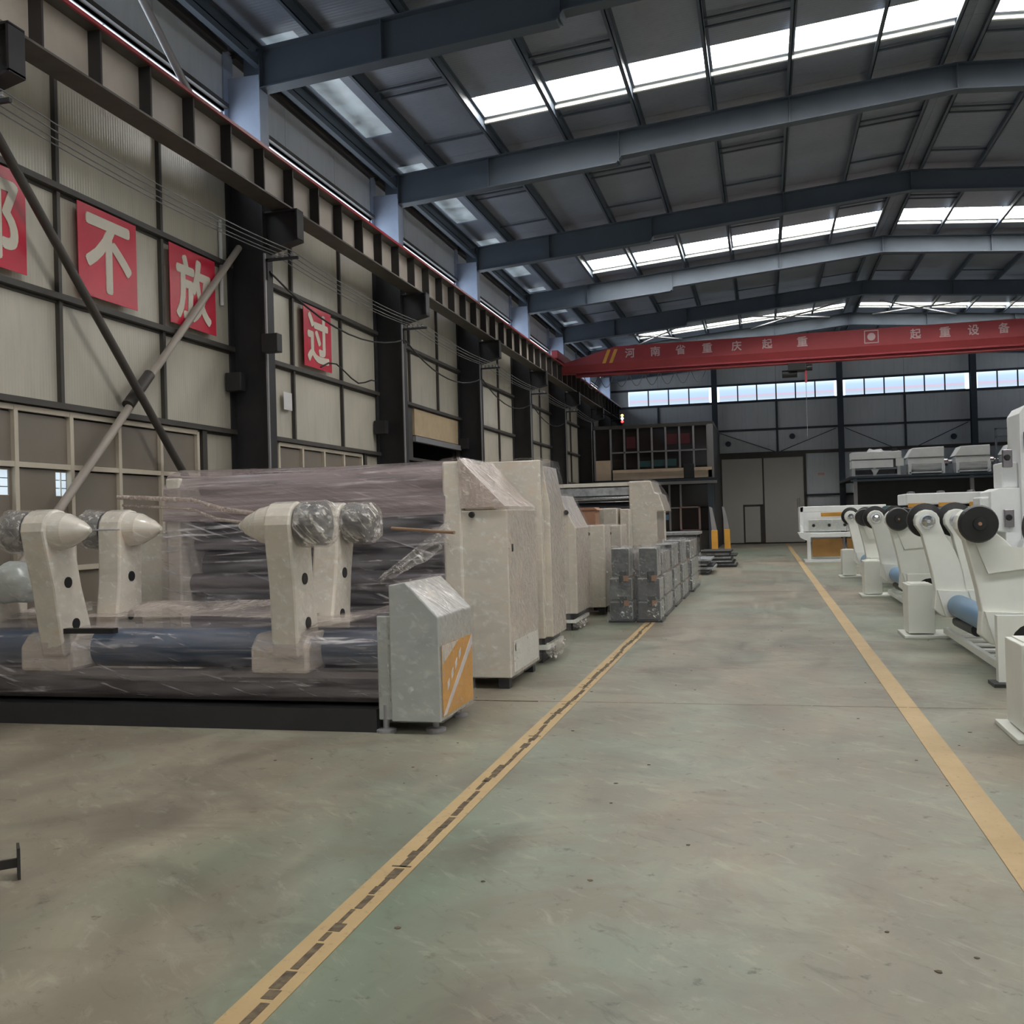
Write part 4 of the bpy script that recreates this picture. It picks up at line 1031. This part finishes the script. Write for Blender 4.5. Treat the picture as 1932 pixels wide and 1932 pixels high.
# machine 2: roller press
m2 = thing('wrapped_roller_press', 'big film-wrapped cream roller machine directly behind the nearest wrapped roll stand', 'machine', (-4, 9.5, 0))
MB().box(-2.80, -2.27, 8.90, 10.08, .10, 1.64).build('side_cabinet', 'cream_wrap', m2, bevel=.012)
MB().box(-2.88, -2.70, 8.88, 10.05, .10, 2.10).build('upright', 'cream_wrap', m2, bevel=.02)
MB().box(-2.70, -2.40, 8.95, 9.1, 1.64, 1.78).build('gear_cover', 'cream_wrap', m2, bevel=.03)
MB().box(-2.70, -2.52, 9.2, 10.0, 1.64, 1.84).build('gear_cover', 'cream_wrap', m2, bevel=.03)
for y_ in (8.97, 9.95):
    for x_ in (-2.85, -2.35, -6.2, -5.7): MB().box(x_-.05, x_+.05, y_-.05, y_+.05, 0, .10).build('foot', 'scrap_dark', m2)
MB().lathe((-2.60, 8.88, 1.60), (0, -1, 0), [(0, .03), (.03, .025)], 12).build('plug', 'black', m2)
MB().box(-2.268, -2.262, 9.0, 10.0, .14, .42).build('kick_panel', 'white', m2)
for (y_, z_) in ((9.03, 1.28), (9.03, .36)): MB().box(-2.268, -2.262, y_, y_+.04, z_-.03, z_+.04).build('latch', 'black', m2)
fp = [(-2.88, .10), (-2.88, 2.12), (-2.72, 2.14), (-2.27, 1.66), (-2.25, .10)]
film_shell(fp, 'Y', 8.86, 10.12, 'plastic_film', 'film', m2, amp=.012)
tri = [(-2.70, 1.66), (-2.72, 2.13), (-2.28, 1.67)]
MB().prism(tri, 'Y', 8.862, 8.866).build('film_gusset', 'film_pink', m2)
MB().grid(lambda u, v_: (-2.71+.43*u+.0, 8.87+1.22*v_, 2.13-.46*u-.03*math.sin(PI*u)+.012*noise.noise(Vector((u*6, v_*9, 2)))), 20, 26).build('film_gusset', 'film_pink', m2)
MB().box(-5.78, -5.62, 8.90, 10.05, .10, 2.05).build('upright', 'cream_wrap', m2, bevel=.02)
MB().box(-6.3, -5.78, 8.95, 10.05, .10, 1.5).build('side_cabinet', 'cream_wrap', m2, bevel=.02)
for (y_, z_, r_, mt_) in ((9.35, 1.96, .10, 'steel'), (9.15, 1.72, .13, 'steel'), (9.5, 1.55, .16, 'steel_dark'), (9.2, 1.38, .06, 'steel'), (9.45, 1.15, .17, 'steel_dark'),
                         (9.15, .98, .11, 'steel'), (9.5, .75, .17, 'steel_dark'), (9.12, .62, .09, 'steel'), (9.3, .36, .13, 'steel_dark')):
    MB().tube((-5.62, y_, z_), (-2.88, y_, z_), r_, n=24).build('roller', mt_, m2)
MB().box(-5.62, -2.88, 9.9, 10.0, .1, 2.0).build('rear_plate', 'scrap_dark', m2)
MB().box(-5.62, -2.88, 9.55, 9.6, 1.6, 2.02).build('cross_plate', 'cardboard', m2)
def cover(u, v_):
    x = -5.80+2.95*u
    pr = [(9.95, 2.08), (9.6, 2.13), (9.2, 2.14), (8.98, 2.07), (8.90, 1.95), (8.88, 1.78), (8.88, 1.62)]
    k_ = v_*(len(pr)-1); i = min(int(k_), len(pr)-2); f_ = k_-i
    y_ = pr[i][0]*(1-f_)+pr[i+1][0]*f_; z_ = pr[i][1]*(1-f_)+pr[i+1][1]*f_
    e = noise.noise(Vector((x*.8, y_*3, z_*5)))*.02-.025*math.sin(PI*u)
    return (x, y_-abs(e)*.4, z_+e)
MB().grid(cover, 70, 30).build('plastic_film', 'film_thick', m2)
def front(u, v_):
    x = -5.80+2.95*u; z_ = 1.64-1.40*v_
    e = noise.noise(Vector((x*.8, 1, z_*6)))*.02
    return (x, 8.86-.03*math.sin(PI*v_)+e, z_)
MB().grid(front, 60, 40).build('plastic_film', 'film_h', m2)
MB().grid(lambda u, v_: (-3.35+.55*u+.03*noise.noise(Vector((u*5, v_*5, 7))), 8.45+.4*u+.05*noise.noise(Vector((u*6, v_*4, 3))), 1.0+.30*u+.20*v_*(.3+u)+.03*noise.noise(Vector((u*7, v_*7, 0)))), 18, 12).build('film_rope', 'film_drum', m2)
# machine 3
m3 = thing('wrapped_tall_machine', 'tallest film-wrapped cream machine, second in the left row with fork slots at its foot', 'machine', (-2.9, 10.9, 0))
MB().prism([(-2.95, 1.98), (-2.95, 2.17), (-2.29, 2.17), (-2.29, .27), (-2.62, .27), (-2.62, .36), (-2.40, .36), (-2.40, 1.60), (-2.80, 1.60), (-2.80, 1.98)][::-1], 'Y', 10.45, 10.6).build('front_frame', 'cream_wrap', m3, bevel=.01)
MB().prism([(-3.2, .27), (-3.2, 2.12), (-2.30, 2.12), (-2.23, 1.70), (-2.23, .27)], 'Y', 10.6, 11.35).build('cabinet', 'cream_wrap', m3, bevel=.012)
MB().box(-2.75, -2.45, 10.5, 10.6, 1.55, 1.72).build('control_panel', 'grey_wrap', m3)
MB().lathe((-2.52, 10.49, 1.66), (0, -1, 0), [(0, .02), (.015, .018)], 10).build('red_button', 'red', m3)
film_shell([(-3.22, .2), (-3.22, 2.19), (-2.28, 2.19), (-2.19, 1.70), (-2.19, .10)], 'Y', 10.42, 11.4, 'plastic_film', 'film', m3, amp=.014)
MB().box(-3.1, -2.30, 10.50, 11.3, .20, .27).box(-3.1, -2.34, 10.55, 11.25, .0, .15).build('fork_slot', 'scrap_dark', m3); MB().box(-3.1, -2.26, 10.46, 11.32, .15, .20).build('base_skid', 'white', m3)
MB().box(-6.4, -3.2, 10.6, 11.2, 1.9, 2.12).build('top_beam', 'steel', m3, bevel=.02)
MB().box(-6.4, -5.6, 10.6, 11.3, .1, 2.1).build('far_cabinet', 'cream_wrap', m3, bevel=.02)
for z_ in (.6, 1.1, 1.6): MB().tube((-5.6, 10.9, z_), (-3.2, 10.9, z_), .14, n=20).build('roller', 'steel_dark', m3)
# machine 4
m4 = thing('wrapped_cabinet', 'film-wrapped cream cabinet with a sloping top on a slotted white base, left row', 'machine', (-2.8, 14.1, 0))
MB().prism([(-3.3, .23), (-3.3, 1.86), (-2.72, 1.86), (-2.5, 1.40), (-2.5, .23)], 'Y', 13.55, 14.6).build('cabinet', 'cream_wrap', m4, bevel=.015)
film_shell([(-3.32, .2), (-3.32, 1.88), (-2.71, 1.88), (-2.48, 1.41), (-2.48, .05)], 'Y', 13.5, 14.65, 'plastic_film', 'film', m4, amp=.014)
MB().box(-3.2, -2.52, 13.5, 14.6, .11, .15).build('base_skid', 'white', m4)
MB().box(-3.2, -2.56, 13.56, 14.6, .15, .23).box(-3.15, -2.58, 13.58, 14.6, .0, .11).build('fork_slot', 'scrap_dark', m4)
MB().lathe((-2.62, 13.54, 1.62), (0, -1, 0), [(0, .035), (.03, .03)], 12).build('plug', 'black', m4)
MB().box(-6.2, -5.5, 13.6, 14.9, .1, 1.8).build('far_cabinet', 'cream_wrap', m4, bevel=.02)
for z_ in (.7, 1.3): MB().tube((-5.5, 14.2, z_), (-3.3, 14.2, z_), .15, n=20).build('roller', 'steel_dark', m4)
for tt, x_, y_, z_ in ((m3, -2.26, 10.46, .22), (m4, -2.54, 13.52, .12)):
    mb_ = MB().grid(lambda u, v_: (x_-.02+.05*noise.noise(Vector((u*3, v_*3, 1)))+.09*u, y_+.03*noise.noise(Vector((u*5, v_*4, 2)))+.5*u, max(.01, z_-(z_)*v_*(.7+.5*noise.noise(Vector((u*6, 1, 1)))))), 16, 8)
    mb_.build('film_skirt', 'film_drum', tt)
# low cabinets behind it
def lowcab(x0, x1, y0, y1, h, lab_):
    t_ = thing('wrapped_low_cabinet', lab_, 'cabinet', ((x0+x1)/2, (y0+y1)/2, 0), 'low wrapped cabinets in the left row')
    MB().box(x0, x1, y0, y1, .12, h).build('cabinet', 'cream_wrap', t_, bevel=.02)
    film_shell([(x0-.02, .1), (x0-.02, h+.01), (x1+.02, h+.01), (x1+.02, .06)], 'Y', y0-.03, y1+.03, 'plastic_film', 'film', t_, amp=.012)
    for y_ in (y0+.1, y1-.1):
        for x_ in (x0+.08, x1-.08): MB().box(x_-.05, x_+.05, y_-.05, y_+.05, 0, .12).build('foot', 'scrap_dark', t_)
    MB().lathe(((x0+x1)/2, y0-.001, h-.14), (0, -1, 0), [(0, .03), (.02, .02)], 10).build('plug', 'black', t_)
lowcab(-2.95, -2.44, 15.7, 16.35, 1.42, 'film-wrapped narrow cream cabinet just beyond the sloping-top cabinet')
lowcab(-2.75, -2.36, 17.05, 17.8, 1.40, 'film-wrapped narrow cream cabinet behind the grey wrapped boxes')
# cardboard box resting on the wrapped shaft of next machine
m5 = thing('roller_machine', 'cream machine with long dark rollers in the left row beyond the cardboard box', 'machine', (-3.6, 19.6, 0))
MB().prism([(-2.46, .1), (-2.46, 2.20), (-2.05, 2.20), (-1.98, 1.98), (-1.90, 1.95), (-1.80, 1.62), (-1.95, 1.62), (-1.95, .1)][::-1], 'Y', 19.0, 20.4).build('side_cabinet', 'cream_wrap', m5, bevel=.02)
film_shell([(-2.48, .1), (-2.48, 2.22), (-2.04, 2.22), (-1.86, 1.95), (-1.78, 1.6), (-1.93, 1.58), (-1.93, .1)], 'Y', 18.96, 20.44, 'plastic_film', 'film', m5, amp=.012)
MB().box(-6.0, -2.46, 19.3, 19.8, 2.13, 2.20).build('top_beam', 'cream', m5)
MB().box(-6.0, -2.46, 19.2, 19.5, 1.95, 2.10).build('guide_plate', 'scrap', m5)
MB().tube((-6.0, 19.3, 1.90), (-2.46, 19.3, 1.90), .05, n=16).build('roller', 'chrome', m5)
MB().tube((-6.0, 19.5, 1.68), (-2.46, 19.5, 1.68), .16, n=24).build('roller', 'steel_dark', m5)
MB().box(-6.0, -2.46, 20.2, 20.3, .1, 2.0).build('rear_plate', 'scrap_dark', m5)
MB().box(-6.3, -6.0, 19, 20.4, .1, 2.2).build('side_cabinet', 'cream_wrap', m5, bevel=.02)
MB().box(-2.86, -2.60, 18.3, 18.9, .1, 1.70).build('front_post', 'cream_wrap', m5, bevel=.02)
MB().box(-2.57, -2.40, 18.45, 18.9, .1, 1.68).build('front_post', 'cream_wrap', m5, bevel=.02)
MB().box(-3.5, -2.86, 18.5, 18.9, 1.28, 1.70).build('front_plate', 'cream_wrap', m5, bevel=.02)
MB().box(-3.4, -2.86, 18.6, 18.8, 1.18, 1.24).build('dark_bar', 'steel_dark', m5)
bx = thing('cardboard_box', 'brown cardboard box set on a dark crate behind the sloping-top cabinet', 'box', (-2.9, 16.7, 1.40))
MB().box(-3.16, -2.70, 16.5, 16.92, 1.40, 1.66).build('carton', 'cardboard', bx, bevel=.006)
MB().prism([(-3.20, 1.66), (-2.66, 1.66), (-2.72, 1.705), (-3.16, 1.705)], 'Y', 16.46, 16.96).build('lid_flap', 'cardboard', bx)
o = thing('steel_crate', 'dark steel crate holding up the brown cardboard box', 'crate', (-2.95, 16.7, 0))
MB().box(-3.2, -2.68, 16.48, 16.94, .08, 1.40).build('crate_body', 'steel_dark', o, bevel=.01)
for x_ in (-3.15, -2.73): MB().box(x_-.04, x_+.04, 16.48, 16.94, 0, .08).build('skid', 'scrap_dark', o)
# far machines further on
m6 = thing('far_cream_machine', 'farthest cream machine of the left row, nearly hidden behind the roller machine', 'machine', (-3, 23, 0))
MB().box(-3.2, -2.3, 22.5, 24.5, 0, 1.75).build('cabinet', 'cream', m6, bevel=.02); MB().box(-6.3, -5.6, 22.5, 24.5, 0, 1.75).build('cabinet', 'cream', m6, bevel=.02)
for z_ in (.7, 1.3): MB().tube((-5.6, 23.4, z_), (-3.2, 23.4, z_), .15, n=20).build('roller', 'steel_dark', m6)

# ---- grey wrapped boxes along the lane
def wrapped_box(x0, y0, w, d, h, lab_):
    t_ = thing('wrapped_arm_pack', lab_, 'package', (x0+w/2, y0+d/2, 0), 'grey film-wrapped packages beside the left lane line')
    for i, (a, b_) in enumerate(((.03, .30), (.32, .64), (.66, h))):
        ins = .02 if i < 2 else .05
        MB().box(x0+ins, x0+w-ins, y0+.04, y0+d-.02, a, b_).build('part_block', 'grey_wrap', t_, bevel=.02)
        MB().box(x0+ins+.01, x0+w-ins-.01, y0+.012, y0+.04, a+.01, b_-.01).build('front_plate', 'dark_wrap', t_, bevel=.008)  # thin plate added, the shaded front of the pack put into its colour
    for z_ in (.22, .58):
        MB().box(x0+w*.45, x0+w*.75, y0-.005, y0+.02, z_, z_+.16).build('dark_pocket', 'black', t_)
        MB().box(x0+w*.62, x0+w*.82, y0-.012, y0-.004, z_+.02, z_+.10).build('carton_patch', 'cardboard', t_)
    mb = MB()
    def fn(u, v_):
        per = [(x0, y0), (x0+w, y0), (x0+w, y0+d), (x0, y0+d), (x0, y0)]
        k_ = u*4; i = min(int(k_), 3); f_ = k_-i
        X_ = per[i][0]*(1-f_)+per[i+1][0]*f_; Y_ = per[i][1]*(1-f_)+per[i+1][1]*f_
        Z_ = .02+(h+.03-.02)*min(1, v_/.82)
        if v_ > .82:
            q = (v_-.82)/.18; X_ = X_+(x0+w/2-X_)*q*.9; Y_ = Y_+(y0+d/2-Y_)*q*.9
        e = noise.noise(Vector((X_*8, Y_*8, Z_*7)))*.015
        cx_, cy_ = x0+w/2, y0+d/2
        return (X_+(X_-cx_)*.08+e, Y_+(Y_-cy_)*.06+e, Z_+e)
    mb.grid(fn, 40, 26); mb.build('plastic_film', 'film_grey', t_)
    MB().box(x0, x0+w, y0, y0+d, 0, .03).build('pallet_board', 'scrap_dark', t_)
M['film_grey'] = film_mat('stretch_film_grey', (.50, .53, .53), (.04, .26), (1, 1, 1), 4.5, .8)
wrapped_box(-2.24, 14.62, .37, .5, 1.08, 'left one of the two grey wrapped packages facing the camera')
wrapped_box(-1.83, 14.60, .37, .55, 1.08, 'right one of the two grey wrapped packages facing the camera on the lane line')
wrapped_box(-1.84, 15.45, .37, 1.3, .98, 'grey wrapped package directly behind the front right one')
wrapped_box(-2.25, 15.40, .37, 1.2, .98, 'grey wrapped package directly behind the front left one')
wrapped_box(-1.84, 17.05, .38, 1.2, 1.06, 'grey wrapped package in the middle of the row along the lane')
wrapped_box(-1.84, 18.6, .40, 1.3, 1.08, 'grey wrapped package second from the far end of the row along the lane')
wrapped_box(-1.84, 20.3, .45, 2.0, 1.02, 'farthest grey wrapped package of the row along the lane')

# ---- heap of sheet metal on a bench and bollards near the office
tb = thing('work_bench', 'long low steel bench piled with sheet metal in front of the office windows', 'bench', (-2.9, 32, 0))
MB().box(-4.0, -1.95, 31.0, 33.0, .92, 1.0).build('bench_top', 'scrap', tb)
for x in (-3.9, -2.05):
    for y_ in (31.1, 32.9): MB().box(x-.05, x+.05, y_-.05, y_+.05, 0, .92).build('leg', 'steel_dark', tb)
labs = ['stack of steel sheets lying on the floor beyond the grey packages', 'lower stack of steel sheets nearer the lane beyond the grey packages', 'dark stack of oily sheets beside the bench']
for i, (x, y_, w, d, n_) in enumerate(((-3.9, 28.0, 1.4, 1.6, 7), (-2.1, 26.0, .75, 1.8, 8), (-1.75, 29.5, .85, 1.8, 9))):
    t_ = thing('sheet_stack', labs[i], 'sheet stack', (x+w/2, y_+d/2, 0), 'steel sheet stacks')
    z_ = .0
    for j in range(n_):
        h_ = rnd.uniform(.035, .07); dx, dy = rnd.uniform(-.12, .12), rnd.uniform(-.15, .15)
        MB().box(x+dx, x+w+dx, y_+dy, y_+d+dy, z_, z_+h_).build('steel_sheet', 'scrap' if j % 2 else 'scrap_dark', t_); z_ += h_+.0
o = MB().prism([(-2.85, .84), (-2.35, .84), (-2.5, 1.02), (-2.65, 1.04)], 'Y', 26.3, 26.8)
o = MB().prism([(-2.95, 0), (-2.3, 0), (-2.42, .78), (-2.55, .86), (-2.72, .82)], 'Y', 25.9, 26.3).build('orange_cover', 'orange'); tag(o, 'orange-brown cover sheet propped behind the grey packages', 'cover')
for i, (x, y_) in enumerate(((-1.72, 36.5), (-1.35, 38.5))):
    t_ = thing('barrier_post', ['pale leaning barrier post with an orange base, left of the two by the office corner', 'pale leaning barrier post with an orange base, right of the two by the grey doors'][i], 'post', (x, y_, 0))
    MB().box(x-.11, x+.11, y_-.1, y_+.1, 0, .95).build('base', 'orange', t_, bevel=.02)
    MB().prism([(x-.09, .95), (x+.09, .95), (x-.06, 1.75), (x-.16, 1.8)], 'Y', y_-.05, y_+.05).build('upright', 'mullion', t_)

# ---- steel offcut at the left edge of the near floor
o = MB().box(-.32, 0, -.008, .008, .045, .085).box(-.012, 0, -.05, .05, 0, .14).box(-.332, -.32, -.05, .05, 0, .14).build('steel_offcut', 'stiff', off=(0, 0, 0))
o.location = (-3.30, 3.87, 0); o.rotation_euler = (0, 0, .74)
tag(o, 'small dark H-shaped steel offcut lying alone on the floor at the photo edge', 'offcut')

# ---- tidy up helper properties
for o in bpy.data.objects:
    if '_o' in o: del o['_o']
    if '_' in o: del o['_']
    for k_ in ('label', 'category'):
        if o.get(k_) == 'x': del o[k_]
